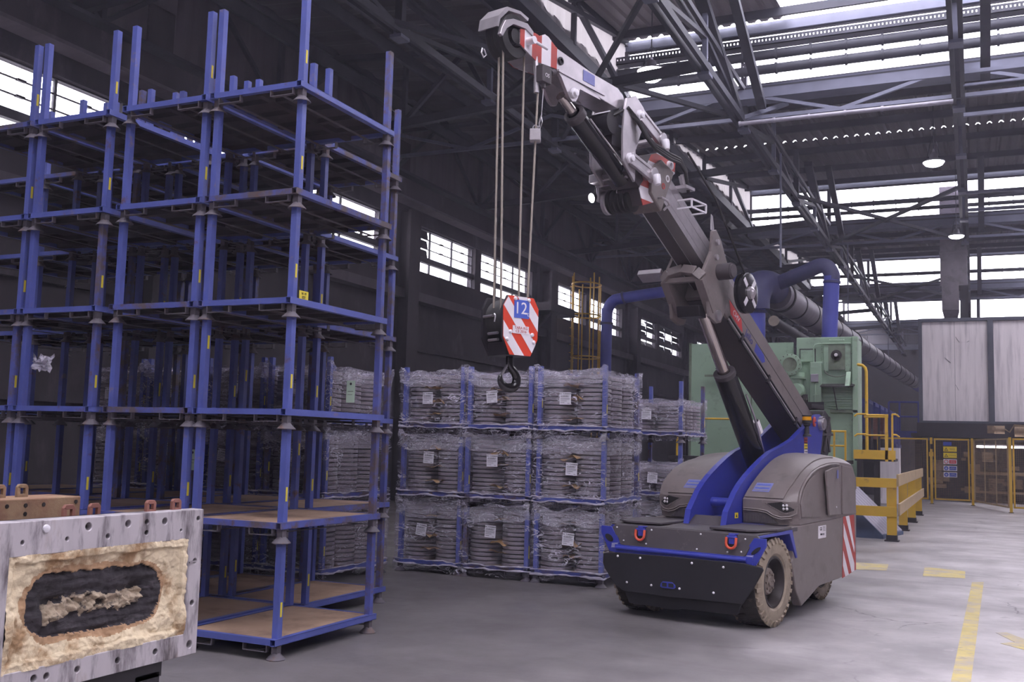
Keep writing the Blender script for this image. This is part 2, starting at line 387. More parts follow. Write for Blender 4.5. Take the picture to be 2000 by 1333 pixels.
m = M()                                                          # vertical corrugated cladding above the rail
n = 420; ys = [-12+102*i/n for i in range(n+1)]
V = [(XW+.02+(.05 if i % 4 in (1, 2) else 0), y, z) for z in (9.3, 11.6) for i, y in enumerate(ys)]
m.add(V, [(i, i+1, n+2+i, n+1+i) for i in range(n)])
struct('wall_left_cladding', m, 'wallup')
for k in range(18):                                              # bracing on the cladding wall
    y = -8+5.35*k
    m = M(); m.bar((XW+.2, y, 9.3), (XW+.2, y, 11.5), .12); m.bar((XW+.2, y, 9.35), (XW+.2, y+2.6, 11.4), .09); m.bar((XW+.2, y+5.3, 9.35), (XW+.2, y+2.7, 11.4), .09)
    struct('trim_2', m, 'steel')
m = M(); m.bar((XW+.22, -12, 11.45), (XW+.22, 90, 11.45), .2); m.bar((XW+.22, -12, 9.3), (XW+.22, 90, 9.3), .16); struct('trim_3', m, 'steel')

wi = 0
rnd = random.Random(3)
for (a, b) in seg:
    if b < 8.5 or a > 62: continue
    wi += 1
    fr = M(); np_ = 3 if b-a > 4 else 2
    w = (b-a)/np_
    xo = XW-.18
    fr.b2(xo-.04, xo+.1, a, b, ZT1, ZT2)
    for z in (ZS, ZH-.03): fr.b2(xo-.03, xo+.05, a, b, z, z+.04)
    for i in range(np_+1): fr.b2(xo-.025, xo+.025, a+i*w-.03, a+i*w+.03, ZS, ZH)
    rows = [ZT2+(ZH-ZT2)*k/3 for k in range(4)]
    wo = struct('window_%d' % wi, fr, 'frame')
    for i in range(np_):
        ya, yb = a+i*w+.03, a+(i+1)*w-.03
        for (z0, z1) in [(ZS+.03, ZT1)]+[(rows[k], rows[k+1]) for k in range(3)]:
            tilt = .05 if rnd.random() < .75 else .16
            shut = (a > 46 and rnd.random() < .62) or (24 < a < 26 and i == 0 and z0 > ZT1 and ya < 27)
            q = M(); z1m = z1-.03
            y0_, y1_ = (ya+.75, yb-.05) if (shut and a < 26) else (ya, yb)
            q.bar((xo-.01, (y0_+y1_)/2, z0+.01), (xo-.01-tilt, (y0_+y1_)/2, z1m), y1_-y0_, .012, up=(1, 0, 0))
            obj('pane', q, 'board' if shut else 'glass', wo)
            h = M(); h.b2(xo-.02, xo+.02, ya, yb, z0-.012, z0+.012); h.b2(xo-.02, xo+.05, (ya+yb)/2-.09, (ya+yb)/2+.09, z0-.02, z0+.02)
            obj('glazing_bar', h, 'frame', wo)

# ---- saw-tooth roof: tooth k rises from its gutter (YK[k], ZB) to the ridge over the glazing at YK[k+1]
ZB, ZG, ZR, XL, XR = 10.7, 12.03, 12.27, -8.2, 14.0
YK = [-24.2, -7.9, 8.4, 24.7, 41.0, 57.3, 73.6, 89.9]
LAP = [.45, .45, .6, .453, .62, .7, .6]
def slope(k, s): return YK[k]+(YK[k+1]-YK[k])*s, ZB+(ZR-ZB)*s
PITCHR = .31
def corr(k, s0, s1, x0, x1, up=0):
    mm = M(); xs = []
    n = int((x1-x0)/PITCHR)
    for i in range(n+1):
        x = x0+i*PITCHR
        xs += [(x, 0), (x+.05, .06), (x+.10, .06), (x+.15, 0)]
    (ya, za), (yb, zb) = slope(k, s0), slope(k, s1)
    V = [(x, y, z+h+up) for (y, z) in ((ya, za), (yb, zb)) for x, h in xs]; q = len(xs)
    mm.add(V, [(i, i+1, q+i+1, q+i) for i in range(q-1)]); return mm
def lap(k, s, x0, x1):
    """cover strip under the overlap of two sheets, with a small slot under every crest"""
    mm = M(); n = int((x1-x0)/PITCHR); (ya, za), (yb, zb) = slope(k, s-.004), slope(k, s+.011)
    ym, zm = slope(k, s+.004)
    R_ = random.Random(k)
    for i in range(n):
        x = x0+i*PITCHR+.075; g = R_.choice((.02, .035, .045, .05)); X1 = x+PITCHR
        mm.add([(x, ya, za-.012), (X1, ya, za-.012), (x, ym, zm-.012), (x+g, ym, zm-.012), (X1-g, ym, zm-.012), (X1, ym, zm-.012), (x, yb, zb-.012), (X1, yb, zb-.012)],
               [(0, 2, 3, 4, 5, 1)[::-1]] if False else [(0, 1, 4, 3), (3, 4, 7, 6)])
    return mm
wn = wi
for k in range(len(YK)-1):
    L_ = LAP[k]; clear = k <= 2
    ce = struct('ceiling' if k == 0 else 'ceiling.%03d' % k, corr(k, 0, L_, XL, XR), 'sheetd')
    if clear:  # clear sheets in bays behind the camera are added for overhead light
        obj('roof_sheet', corr(k, L_, .985, XL, -4.1), 'sheet' if k == 2 else 'skypanel', ce)
        obj('clear_roof_sheet', corr(k, L_, .985, -4.1, XR), 'skypanel', ce)
    else:
        obj('roof_sheet', corr(k, L_+.007, .985, XL, 3.2), 'sheetd', ce)
        obj('clear_roof_sheet', corr(k, L_+.007, .985, 3.2, XR), 'skypanel', ce)  # out-of-view clear strip, added to brighten the far floor
        obj('sheet_overlap', lap(k, L_, XL, XR), 'sheetd', ce)
    pu = M()
    for s in (.12, .3, .52, .74, .93):
        y, z = slope(k, s); pu.b2(XL, XR, y-.04, y+.04, z-.22, z-.02)
    obj('purlin', pu, 'steel', ce, kind='stuff')
    Y = YK[k+1]
    be = M(); be.b2(XL, XR, Y-.12, Y+.02, ZG, ZR); struct('trim_4', be, 'steel2')
    gu = M(); gu.b2(XL, XR, Y-.2, Y-.02, ZB-.5, ZB-.04); gu.b2(XL, XR, Y-.5, Y-.2, ZB-.5, ZB-.34); gu.b2(XL, XR, Y-.56, Y-.5, ZB-.5, ZB-.26)
    struct('trim_5', gu, 'steel2')
    xb = [XL, -5.1, -.2, 4.7, 9.6, XR]
    for i in range(5):
        wn += 1
        fr = M(); a, b = xb[i]+.08, xb[i+1]-.08
        fr.b2(xb[i]-.07, xb[i]+.07, Y-.1, Y+.08, ZB, ZG); fr.b2(a, b, Y-.03, Y+.03, ZB-.02, ZB+.05); fr.b2(a, b, Y-.03, Y+.03, ZG-.05, ZG)
        wo = struct('window_%d' % wn, fr, 'frame')
        npn = 5 if (k in (2, 3, 4) and i < 3) else 1
        for j in range(npn):
            q = M(); q.b2(a+(b-a)*j/npn+.008, a+(b-a)*(j+1)/npn-.008, Y-.006, Y+.006, ZB+.04, ZG-.04); obj('pane', q, 'glass', wo)
# translucent corrugated gable that closes the teeth towards the aisle
for k in (1, 2, 3, 4):
    m = M(); n = 120; P0 = []; P1 = []
    for i in range(n+1):
        s = i/n; y, z = slope(k, s); off = .05 if (i % 4) in (1, 2) else 0
        P0.append((XL-.02+off, y, ZB-.05)); P1.append((XL-.02+off, y, max(z-.02, ZB)))
    m.add(P0+P1, [(i, i+1, n+2+i, n+1+i) for i in range(n)])
    g = struct('wall_gable', m, 'gable')
    y0, z0 = slope(k, 0); y1, z1 = slope(k, 1)
    f_ = M(); f_.bar((XL, y0, ZB-.1), (XL, y1, ZB-.1), .22, .3); f_.bar((XL, y0, z0), (XL, y1, z1), .14, .2)
    for s in (.25, .5, .75): y, z = slope(k, s); f_.bar((XL+.08, y, ZB), (XL+.08, y, z), .11)
    y, z = slope(k, .98); f_.bar((XL+.1, slope(k, .5)[0], ZB), (XL+.1, y, z), .12); f_.bar((XL+.1, slope(k, .75)[0], ZB+1.0), (XL+.1, y, ZB), .12)
    obj('gable_frame', f_, 'steel', g, kind='stuff')
# aisle roof between window wall and the teeth
m = M(); n = 480; V = []
for x, z in ((XW-.3, 11.55), (XL, 10.95)):
    V += [(x, -12+102*i/n, z+(.07 if i % 4 in (1, 2) else 0)) for i in range(n+1)]
m.add(V, [(i, i+1, n+2+i, n+1+i) for i in range(n)])
ce = struct('ceiling_aisle', m, 'sheetd')
pu = M()
for x in (-13.4, -11.8, -10, -8.9): pu.b2(x-.05, x+.05, -12, 90, 10.72+(XL-x)*-.09-.1, 10.95+(XL-x)*-.09-.05)
obj('purlin', pu, 'steel', ce, kind='stuff')
m = M(); m.b2(-16, 16, 90, 90.3, 0, 12.4); struct('wall_back', m, 'wall')
m = M(); m.b2(XR, XR+.3, -30, 90, 0, 12.4); struct('wall_right_unseen', m, 'wallup')  # unseen side wall, added to cut the light from that side
m = M(); m.b2(-16, 15, -24.6, -24.3, 0, 12.6); struct('wall_front_unseen', m, 'wallup')  # unseen end wall behind the camera, added to cut frontal light
m = M(); m.b2(XW-.35, XW, -24.3, -12, 0, 11.6); struct('wall_left_end', m, 'wall')

# ---- lattice girders along the hall
NAMES = {-10.2: 'over the window aisle', -5.1: 'under the saw-tooth roof beside the crane boom', -.2: 'with hanging lamps, nearest the white cabinet', 4.7: 'beyond the hanging lamps'}
for x, nm in NAMES.items():
    g = thing('lattice_girder', 'dark steel lattice girder ' + nm, 'girder', (x, 0, 0))
    ys = [-7.9+4.075*i for i in range(24)]
    ch = M(); w = .12
    for dx in (-.09, .09): ch.bar((dx, -12, 9.7), (dx, 89, 9.7), .09, .16)
    obj('bottom_chord', ch, 'steel', g)
    tc_ = M()
    for dx in (-.08, .08): tc_.bar((dx, -12, 10.5), (dx, 89, 10.5), .07, .12)
    obj('top_chord', tc_, 'steel', g)
    for i, y in enumerate(ys):
        p = M(); p.bar((0, y, 9.7), (0, y, 10.5 if x < -9 else 11.3 if i % 4 else 10.6), .11 if i % 2 else .16); obj('post', p, 'steel2' if i % 2 else 'steel', g)
        if i < len(ys)-1:
            p = M(); p.bar((0, y+(4.07 if i % 2 else 0), 9.75), (0, y+(0 if i % 2 else 4.07), 10.45), .1); obj('diagonal', p, 'steel', g)
        p = M(); p.box(0, y, 9.68, .26, .34, .26); obj('node_plate', p, 'steel2', g)
    if x > -9:
        for k in range(1, 6):
            Y = YK[k+1]
            p = M(); p.bar((0, Y-.6, 9.72), (0, Y-5.6, 11.6), .26, .18); obj('raking_strut', p, 'steel', g)
            p = M(); p.bar((0.55, Y-.6, 9.95), (.55, Y-4.6, 11.7), .2, .16); obj('raking_strut', p, 'steel', g)
# cross trusses under the gutters
for k in range(1, 6):
    Y = YK[k+1]-.5
    g = thing('cross_truss', '%s steel cross truss counted from the camera, under the roof gutter' % NTH[k-1], 'truss', (0, Y, 0))
    p = M(); p.bar((XW+.3, 0, 9.72), (XR, 0, 9.72), .1, .09); obj('bottom_chord', p, 'steel2', g)
    p = M(); p.bar((XW+.3, .05, 10.45), (XR, .05, 10.45), .12, .1); obj('top_chord', p, 'steel', g)
    x = -15
    for i in range(12):
        p = M(); p.bar((x, 0, 9.72 if i % 2 else 10.4), (x+2.45, 0, 10.4 if i % 2 else 9.72), .08); obj('diagonal', p, 'steel2', g); x += 2.45
# aisle frames: trusses from wall to the teeth
for i in range(9):
    y = 4.5+8.15*i
    g = thing('aisle_truss', '%s dark roof truss across the window aisle, counted from the camera' % NTH[i], 'truss', (0, y, 0))
    p = M(); p.bar((XW+.1, 0, 9.25), (-5.1, 0, 9.9), .16, .2); obj('bottom_chord', p, 'steel', g)
    p = M(); p.bar((XW+.1, 0, 11.35), (-8.2, 0, 10.75), .14, .14); obj('top_chord', p, 'steel', g)
    for a, b in (((-14.9, 11.3), (-12.6, 9.45)), ((-12.6, 9.45), (-11, 11)), ((-11, 11), (-10.2, 9.6)), ((-10.2, 9.6), (-8.3, 10.8)), ((-12.6, 9.45), (-12.6, 11.1))):
        p = M(); p.bar((a[0], 0, a[1]), (b[0], 0, b[1]), .1); obj('brace', p, 'steel', g)
# tie rods and cross bracing
for i, (p, q) in enumerate([((-10.2, 16, 9.75), (-5.1, 24.2, 9.75)), ((-10.2, 24.9, 9.75), (-5.1, 16.5, 9.75)), ((-5.1, 24.1, 9.7), (-4.0, 24.5, 10.1)), ((-5.1, 32, 9.7), (-.2, 41, 9.7)), ((-.2, 32.5, 9.7), (-5.1, 40.5, 9.7)), ((-5.1, 48, 9.7), (-.2, 57, 9.7)), ((-.2, 48, 9.7), (-5.1, 57, 9.7))]):
    m = M(); m.bar(p, q, .1)
    struct('trim_6', m, 'steel2' if i in (2,) else 'steel')
# cable tray and service pipes in front of the first and second glazing
def service(y, z, r, x0, x1, nm, label, cat, material):
    m = M(); m.cyl((x0, y, z), (x1, y, z), r, n=12)
    for k in range(int((x1-x0)/.8)): m.cyl((x0+k*.8, y, z), (x0+k*.8+.05, y, z), r*1.25, n=12)
    return obj(nm, m, material, smooth=True, label=label, cat=cat)
def tray(y, z, x0, x1, label):
    t = thing('cable_tray', label, 'cable tray', (0, y, z))
    m = M(); m.b2(x0, x1, -.15, .15, -.1, -.07); m.b2(x0, x1, -.15, -.14, .05, .1); m.b2(x0, x1, -.15, -.14, -.1, .0); obj('tray', m, 'steel', t)
    m = M(); k = x0
    while k < x1: m.b2(k, k+.055, -.15, -.14, 0, .05); k += .085
    obj('perforated_side', m, 'steel', t, kind='stuff')
tray(23.9, 11.45, XL, XR, 'perforated dark cable tray crossing the first row of roof glazing')
service(23.9, 11.16, .115, XL, XR, 'service_pipe', 'dark pipe crossing the first roof glazing just under the perforated tray', 'pipe', 'steel')
service(23.9, 10.80, .115, XL, XR, 'service_pipe', 'lowest dark pipe crossing the first row of roof glazing', 'pipe', 'steel')
service(40.3, 11.19, .09, XL, XR, 'service_pipe', 'dark pipe crossing the second row of roof glazing', 'pipe', 'steel')
service(40.3, 10.88, .07, XL, XR, 'service_pipe', 'thin pipe along the foot of the second roof glazing', 'pipe', 'steel')
service(56.6, 11.1, .09, XL, XR, 'service_pipe', 'dark pipe crossing the third row of roof glazing', 'pipe', 'steel')
service(23.6, 9.42, .05, -5.0, -.3, 'conduit', 'pale thin conduit running below the first roof gutter', 'conduit', 'steel3')
for i, (y, z, w) in enumerate(((23.2, 9.9, .1), (23.2, 9.62, .06), (23.5, 9.05, .1), (30.5, 9.0, .1), (30.5, 8.5, .1))):
    m = M(); m.bar((-.1, y, z), (6, y, z), w, w*.8)
    obj('conduit_rail', m, 'steel2', label='%s blue-grey rail down beside the lamp girder' % NTH[i], cat='rail')

# ---- high-bay lamps
def lamp(loc, r, label, dep=.09, top=11):
    t = thing('high_bay_lamp', label, 'lamp', loc, group='round high-bay lamps')
    m = M(); m.lathe([(r*.25, .26), (r*.35, .2), (r*.4, .1), (r, .03), (r*1.02, 0), (r*.96, .0)], n=24); m.cyl((0, 0, .26), (0, 0, .34), r*.1); obj('housing', m, 'lampbody', t, smooth=True)
    m = M(); m.lathe([(.001, -dep), (r*.5, -dep*.93), (r*.8, -dep*.6), (r*.96, 0.0), (r*.3, .012)], n=24); obj('diffuser', m, 'lampglow', t, smooth=True)
    m = M(); m.tube([(0, 0, .3), (0, 0, top-loc[2])], .012); obj('hanger', m, 'steel', t)
    m = M(); m.tube([(-r*.6, 0, .12), (-r*.3, 0, .5), (0, 0, .62), (r*.3, 0, .5), (r*.6, 0, .12)], .01); obj('bracket', m, 'steel', t)
lamp((-6.7, 22, 10.38), .33, 'round high-bay lamp glowing in front of the first roof glazing', .24, 11.95)
lamp((-.82, 27, 9.0), .26, 'round high-bay lamp hung on a thin wire from the girder', .1, 10.88)
lamp((-.46, 38, 9.27), .26, 'smallest round high-bay lamp, in front of the square grey duct', .08, 11.95)

# ================================================================ STACK RACKS
RW, RD, RP = .93, 1.44, .877       # width, depth, pitch of one level
def rack_proto():
    t = thing('stack_rack', 'x', 'rack')
    w, d = RW/2, RD/2
    def shs(m, p, q, up=(0, 0, 1)):      # open square tube
        p, q = Vector(p), Vector(q); dr = (q-p).normalized(); a = Vector((0, 0, 1)); b = dr.cross(a)
        for s, n, wd, hh in ((a, .0235, .05, .004), (a, -.0235, .05, .004)):
            m.bar(p+a*n, q+a*n, .05, .004)
        for s in (-1, 1): m.bar(p+b*s*.023, q+b*s*.023, .004, .05)
    f = M()
    for s in (-1, 1): shs(f, (s*(w-.025), -d, .135), (s*(w-.025), d, .135))
    for s in (-1, 1): f.b2(-w+.05, w-.05, s*(d-.03)-.022, s*(d-.03)+.022, .112, .158)
    fo = obj('frame', f, 'rack', t)
    m = M(); m.b2(-w+.05, w-.05, -d+.05, d-.05, .148, .156); obj('deck_plate', m, 'deck', t)
    m = M(); m.b2(-w+.05, w-.05, -d+.05, d-.05, .1465, .1475); obj('deck_dark_liner', m, 'under', t)  # dark liner added so the deck reads as shaded from below
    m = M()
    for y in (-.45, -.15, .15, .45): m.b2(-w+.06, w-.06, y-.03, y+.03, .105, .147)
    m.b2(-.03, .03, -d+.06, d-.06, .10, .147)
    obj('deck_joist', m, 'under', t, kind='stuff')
    for s in (-1, 1):                         # fork channel: bent strap under the rim
        m = M()
        x0, x1 = (w-.09, w-.31)
        for yy in (-d+.03, d-.03):
            m.b2(min(s*x0, s*x1), max(s*x0, s*x1), yy-.02, yy+.02, .058, .063)
            for xx in (x0, x1): m.b2(s*xx-.003, s*xx+.003, yy-.02, yy+.02, .058, .112)
        m.b2(min(s*(w-.215), s*(w-.185)), max(s*(w-.215), s*(w-.185)), -d+.03, d-.03, .058, .064)
        obj('fork_channel', m, 'bell', t)
    for sx in (-1, 1):
        for sy in (-1, 1):
            x, y = sx*(w-.04), sy*(d-.07)
            m = M(); m.b2(x-.027, x+.027, y-.027, y+.027, .158, .903); m.b2(x-.021, x+.021, y-.021, y+.021, .903, .905)
            po = obj('post', m, 'rack', t)
            m = M(); m.lathe([(.073, 0), (.074, .006), (.058, .022), (.038, .042), (.030, .052)], (x, y, 0), n=16); m.b2(x-.026, x+.026, y-.026, y+.026, .046, .114)
            obj('bell_foot', m, 'bell', t, smooth=True)
    return t
proto = rack_proto(); used = [False]
TAGM = M(); TAGM.b2(-.001, .001, -.011, .011, -.055, .055)
def place_rack(cx, cy, lev, label, group, rnd=random.Random(5)):
    dx, dy, rz = rnd.uniform(-.008, .008), rnd.uniform(-.008, .008), rnd.uniform(-.006, .006)
    loc = (cx+dx, cy+dy, RP*lev)
    if not used[0]:
        used[0] = True; o = proto; o.location = loc; o.rotation_euler = (0, 0, rz); o['label'] = label; o['group'] = group
    else: o = dup(proto, loc, rz, label, group)
    for ch in o.children:
        nm = ch.name.split('.')[0]
        r = rnd.random()
        if nm == 'frame' and r < .35 or nm == 'post' and r < .07:
            ch.material_slots[0].link = 'OBJECT'; ch.material_slots[0].material = MT['rack_old']
    if rnd.random() < .28:
        po = [c for c in o.children if c.name.startswith('post')]
        p = rnd.choice(po); sx = 1
        k = po.index(p); x = (-1 if k < 2 else 1)*(RW/2-.04); y = (-1 if k % 2 == 0 else 1)*(RD/2-.07)
        tg = obj('tag', TAGM, 'ytag', p); tg.location = (x+.029, y, rnd.uniform(.3, .72)); tg['label'] = 'yellow sticker on the post'
    return o
ROW1 = [-5.315, -6.295, -7.385, -8.355]
ROW2 = [-6.115, -7.09, -8.065, -9.04, -10.015]
for r, (row, y) in enumerate(((ROW1, 6.41+RD/2), (ROW2, 7.88+RD/2))):
    for c, x in enumerate(row):
        for l in range(6):
            if r == 0: lb = 'empty blue stack rack, %s level, %s front stack from the crane' % (ORD[l], NTH[c])
            else: lb = 'empty blue stack rack, %s level, %s rear stack from the crane' % (ORD[l], NTH[c])
            place_rack(x, y, l, lb, 'empty racks stacked six high')

# ---- racks loaded with cast discs, wrapped in stretch film
R_, PIT, NL = .205, .0535, 13
dm = M(); dm.lathe([(.03, 0), (R_-.004, 0), (R_, .004), (R_, .034), (R_-.005, .039), (.15, .040), (.13, .0535), (.03, .0535)], n=26)
dme = obj('cast_disc', dm, 'disc', smooth=35)
NTH2 = ['lowest', 'second', 'third', 'fourth', 'fifth', 'sixth', 'seventh', 'eighth', 'ninth', 'tenth', 'eleventh', 'twelfth', 'thirteenth']
disc_used = [False]
def disc_obj(x, y, z, label, rnd):
    o = dme if not disc_used[0] else dme.copy()
    if disc_used[0]: COL.objects.link(o)
    disc_used[0] = True
    o.location = (x+rnd.uniform(-.004, .004), y+rnd.uniform(-.004, .004), z); o.rotation_euler = (0, 0, rnd.uniform(0, 6))
    tag(o, label, 'disc', 'grey cast discs stacked in the front of the wrapped racks')
def film_mesh(seed, ztop, bottom=True):
    """wrinkled sleeve round one loaded level, with a slack drape over the top"""
    w, d = RW/2+.012, RD/2+.012
    per = [(-w, -d), (w, -d), (w, d), (-w, d)]
    def outline(u):
        L = [2*w, 2*d, 2*w, 2*d]; T = sum(L); q = u*T
        for i in range(4):
            if q <= L[i] or i == 3:
                a, b = per[i], per[(i+1) % 4]; f = q/L[i]
                return a[0]+(b[0]-a[0])*f, a[1]+(b[1]-a[1])*f, f
            q -= L[i]
    m = M()
    def fn(u, v):
        x, y, f = outline(min(u, .99999)); s = Vector((x*3+seed, y*3, v*4))
        sag = .045*math.sin(math.pi*f)**.7                              # drawn in between the posts
        nrm = Vector((x/w if abs(abs(x)-w) < 1e-3 else 0, y/d if abs(abs(y)-d) < 1e-3 else 0, 0))
        k = sag+.022*noise.noise(s*2.2)+.012*noise.noise(s*5)
        z0 = .03+.03*noise.noise(Vector((u*30, seed, 1)))
        z1 = ztop+.05+.05*noise.noise(Vector((u*22, seed, 5)))+(.06 if f < .07 or f > .93 else 0)
        p = Vector((x, y, z0+(z1-z0)*v)) - nrm*k
        return p
    m.grid(96, 14, fn, wrap=True)
    for i in range(len(m.m)):
        if i//96 >= 10: m.m[i] = 1
    m.k = 2
    for z_, a_ in ((.115, .02), (.17, .014)):                             # film gathered into ropes at the deck edge
        pts = []; rr = []
        for i in range(81):
            x, y, f = outline(min(i/80, .99999)); q = Vector((i*.35, seed, z_*50))
            pts.append(Vector((x, y, z_+.022*noise.noise(q)+.012*noise.noise(q*3)))); rr.append(max(.002, a_*(.55+.9*noise.noise(q*1.7))))
        V = []
        for i, p in enumerate(pts):
            dv = (pts[min(i+1, 80)]-pts[max(i-1, 0)]).normalized(); o_ = dv.cross(Vector((0, 0, 1)))
            V += [p+o_*(math.cos(w_)*.5*rr[i])+Vector((0, 0, 1))*(math.sin(w_)*rr[i]) for w_ in (math.pi*2*k/6 for k in range(6))]
        m.add(V, [(i*6+k, i*6+(k+1) % 6, (i+1)*6+(k+1) % 6, (i+1)*6+k) for i in range(80) for k in range(6)])
    m.k = 1
    n = 26
    def top(u, v):
        x, y = (u-.5)*2*w*.98, (v-.5)*2*d*.98
        e = max(abs(u-.5), abs(v-.5))*2
        return (x, y, ztop+.05-.035*math.sin(math.pi*min(1, (1-e)*2)/2)+.035*noise.noise(Vector((x*6+seed, y*6, 3))))
    m.grid(n, n, top)
    return m
LAB = M(); LAB.b2(-.075, .075, -.001, .001, -.075, .075)
def paper_label(loc, tilt, label, big):
    t = thing('paper_label', label, 'label', loc, 0, 'white delivery labels on the wrapped racks')
    R = Matrix.Rotation(tilt, 4, 'Y')
    pa = obj('sheet', LAB, 'paper', t); pa.matrix_local = R
    b = M()
    for z, a, c in ((.02, -.06, .045), (.003, -.06, .06), (-.012, -.06, .06), (-.03, -.06, .02), (-.052, -.06, -.01), (-.06, .03, .06)):
        b.b2(a, c, -.003, -.0015, z-.002, z+.002)
    o = obj('ruled_lines', b, 'ink', t, kind='stuff'); o.matrix_local = R
    for tx, s, x, z in (('DNC TURBULE', .024, -.012, .056), ('RD-NH', .016, .056, .057), ('671-828-00R4-U', .017, 0, .031)):
        o = lettering(tx, s, frame_mtx((x, -.002, z), (1, 0, 0), (0, 0, 1)), 'ink', t); o.matrix_local = R
CARD = []
for s in range(4):
    def cf(u, v, s=s):
        return ((u-.5)*.26, (v-.5)*.26, .018*noise.noise(Vector((u*3, v*3, s*9)))-.05*max(0, .5-v)*noise.noise(Vector((u*2.2, s*5, 1)))*3)
    mm = M(); mm.grid(9, 7, cf); CARD.append(mm)
def loaded(cx, y0, lev, name, n_disc, indiv, rnd, labels=True, film=True):
    cy = y0+RD/2; z = RP*lev; zd = z+.158
    place_rack(cx, cy, lev, 'loaded blue stack rack, %s level of the %s' % (ORD[lev] if lev < 2 else 'top', name), 'film-wrapped racks of cast discs')
    bulk = M()
    for a, dx in enumerate((-.225, .225)):
        for b, dy in enumerate((-.46, -.03, .42)):
            if indiv and b == 0:
                for k in range(n_disc):
                    disc_obj(cx+dx, cy+dy, zd+k*PIT, '%s grey disc up, %s front column, %s level, %s' % (NTH2[k], ('first', 'second')[a], ORD[lev] if lev < 2 else 'top', name), rnd)
            else:
                prof = []
                for k in range(n_disc):
                    h = k*PIT; prof += [(R_-.004, h), (R_, h+.005), (R_, h+.034), (R_-.005, h+.039), (.15, h+.040), (.15, h+PIT-.0005)]
                bulk.lathe(prof+[(.02, n_disc*PIT)], (cx+dx+rnd.uniform(-.008, .008), cy+dy, zd), n=20)
    o = obj('cast_discs', bulk, 'disc', smooth=35, kind='stuff'); tag(o, 'rear columns of cast discs, %s level of the %s' % (ORD[lev] if lev < 2 else 'top', name), 'discs')
    zt = .158+n_disc*PIT
    if film:
        o = obj('stretch_film', film_mesh(cx*7+y0*3+lev*11, zt), ['film', 'film_drape', 'film_hem'], smooth=180, loc=(cx, cy, z))
        tag(o, 'wrinkled clear film round the %s level of the %s' % (ORD[lev] if lev < 2 else 'top', name), 'film', 'clear film wraps')
    if labels:
        paper_label((cx+rnd.uniform(-.1, .05), y0-.012, z+.158+n_disc*PIT*rnd.uniform(.5, .68)), rnd.uniform(-.1, .14), 'white printed label, %s level of the %s' % (ORD[lev] if lev < 2 else 'top', name), 1)
    if indiv:
        for k in range(3):
            o = obj('cardboard_slip', CARD[(k+lev) % 4], 'card', smooth=180, loc=(cx+.02+rnd.uniform(-.03, .03), cy-.56, zd+.08+(n_disc*PIT-.12)*(k+rnd.random()*.6)/3))
            o.rotation_euler = (rnd.uniform(-.2, .1), rnd.uniform(-.1, .1), rnd.uniform(-.3, .3))
            tag(o, '%s torn tan cardboard slip, %s level, %s' % (('lowest', 'middle', 'uppermost')[k], ORD[lev] if lev < 2 else 'top', name), 'cardboard', 'cardboard slips between disc columns')
rnd = random.Random(21)
for cx, nm in ((-4.505, 'wrapped stack nearest the crane'), (-5.485, 'middle front wrapped stack'), (-6.44, 'wrapped stack beside the empty racks')):
    for l in range(3): loaded(cx, 11.58, l, nm, 13 if l < 2 else 12, True, rnd)
for i, cx in enumerate((-7.39, -8.36, -9.33, -10.3)):
    for l in range(3): loaded(cx, 9.95, l, '%s wrapped stack behind the empties' % NTH[i], 13 if l < 2 else 11, False, rnd)
for l in range(3): loaded(-4.33, 14.45, l, 'short wrapped stack behind the crane', (13, 7, 8)[l], False, rnd)
# loose film scrap and hanging cards on the empty racks
def scrap(u, v):
    return ((u-.5)*.24+.03*noise.noise(Vector((u*5, v*4, 2))), .05*noise.noise(Vector((u*4, v*5, 7))), (v-.5)*.13+.05*noise.noise(Vector((u*6, v*3, 5))))
m = M(); m.grid(16, 10, scrap)
obj('film_scrap', m, glassy('film_scrap', (240, 236, 250), .55, .3, streak=9.0), smooth=180, loc=(-7.62, 6.5, 2.30), label='crumpled scrap of clear film caught on a front rack post', cat='film scrap')
for loc, lb in (((-5.15, 7.75, 2.12), 'pale green card hung between the rack posts, third level'), ((-6.9, 7.7, 1.45), 'pale green card hung low inside the empty racks')):
    t = thing('hanging_card', lb, 'card', loc)
    m = M(); m.b2(-.045, .045, -.001, .001, -.1, .1); obj('card', m, 'green_paper', t)
    m = M(); m.cyl((0, -.003, .07), (0, -.0015, .07), .012, n=12); m.b2(-.03, .03, -.003, -.0015, .0, .004); m.b2(-.03, .02, -.003, -.0015, -.03, -.027); obj('print', m, 'ink', t)
t = thing('notice_plate', 'small yellow notice with black lettering on the fourth level deck', 'notice', (-4.885, 6.62, 2.83))
m = M(); m.b2(-.002, .002, -.06, .06, -.035, .035); obj('plate', m, 'ytag', t)
lettering('N 19', .03, frame_mtx((.003, 0, .012), (0, 1, 0), (0, 0, 1)), 'ink', t); lettering('EST', .03, frame_mtx((.003, 0, -.018), (0, 1, 0), (0, 0, 1)), 'ink', t)

# ================================================================ THE CRANE (local: x to its left-hand wheel side seen from front, y to the rear, z up)
TH = math.radians(13)
OX, OY = -2.57, 10.158
cr = thing('mobile_crane', 'dusty grey and blue pick-and-carry crane with raised telescopic boom', 'crane', (OX, OY, 0), -TH)
def cp(name, m, mats, parent=cr, **k): return obj(name, m, mats, parent, **k)

def clip_band(poly, z0, z1, ax=1):
    def cut(P, val, keep):
        out = []
        for a, b in zip(P, P[1:]+P[:1]):
            ia, ib = keep(a), keep(b)
            if ia: out.append(a)
            if ia != ib:
                t = (val-a[ax])/(b[ax]-a[ax]); out.append((a[0]+(b[0]-a[0])*t, a[1]+(b[1]-a[1])*t))
        return out
    P = cut(poly, z0, lambda q: q[ax] >= z0); return cut(P, z1, lambda q: q[ax] < z1)
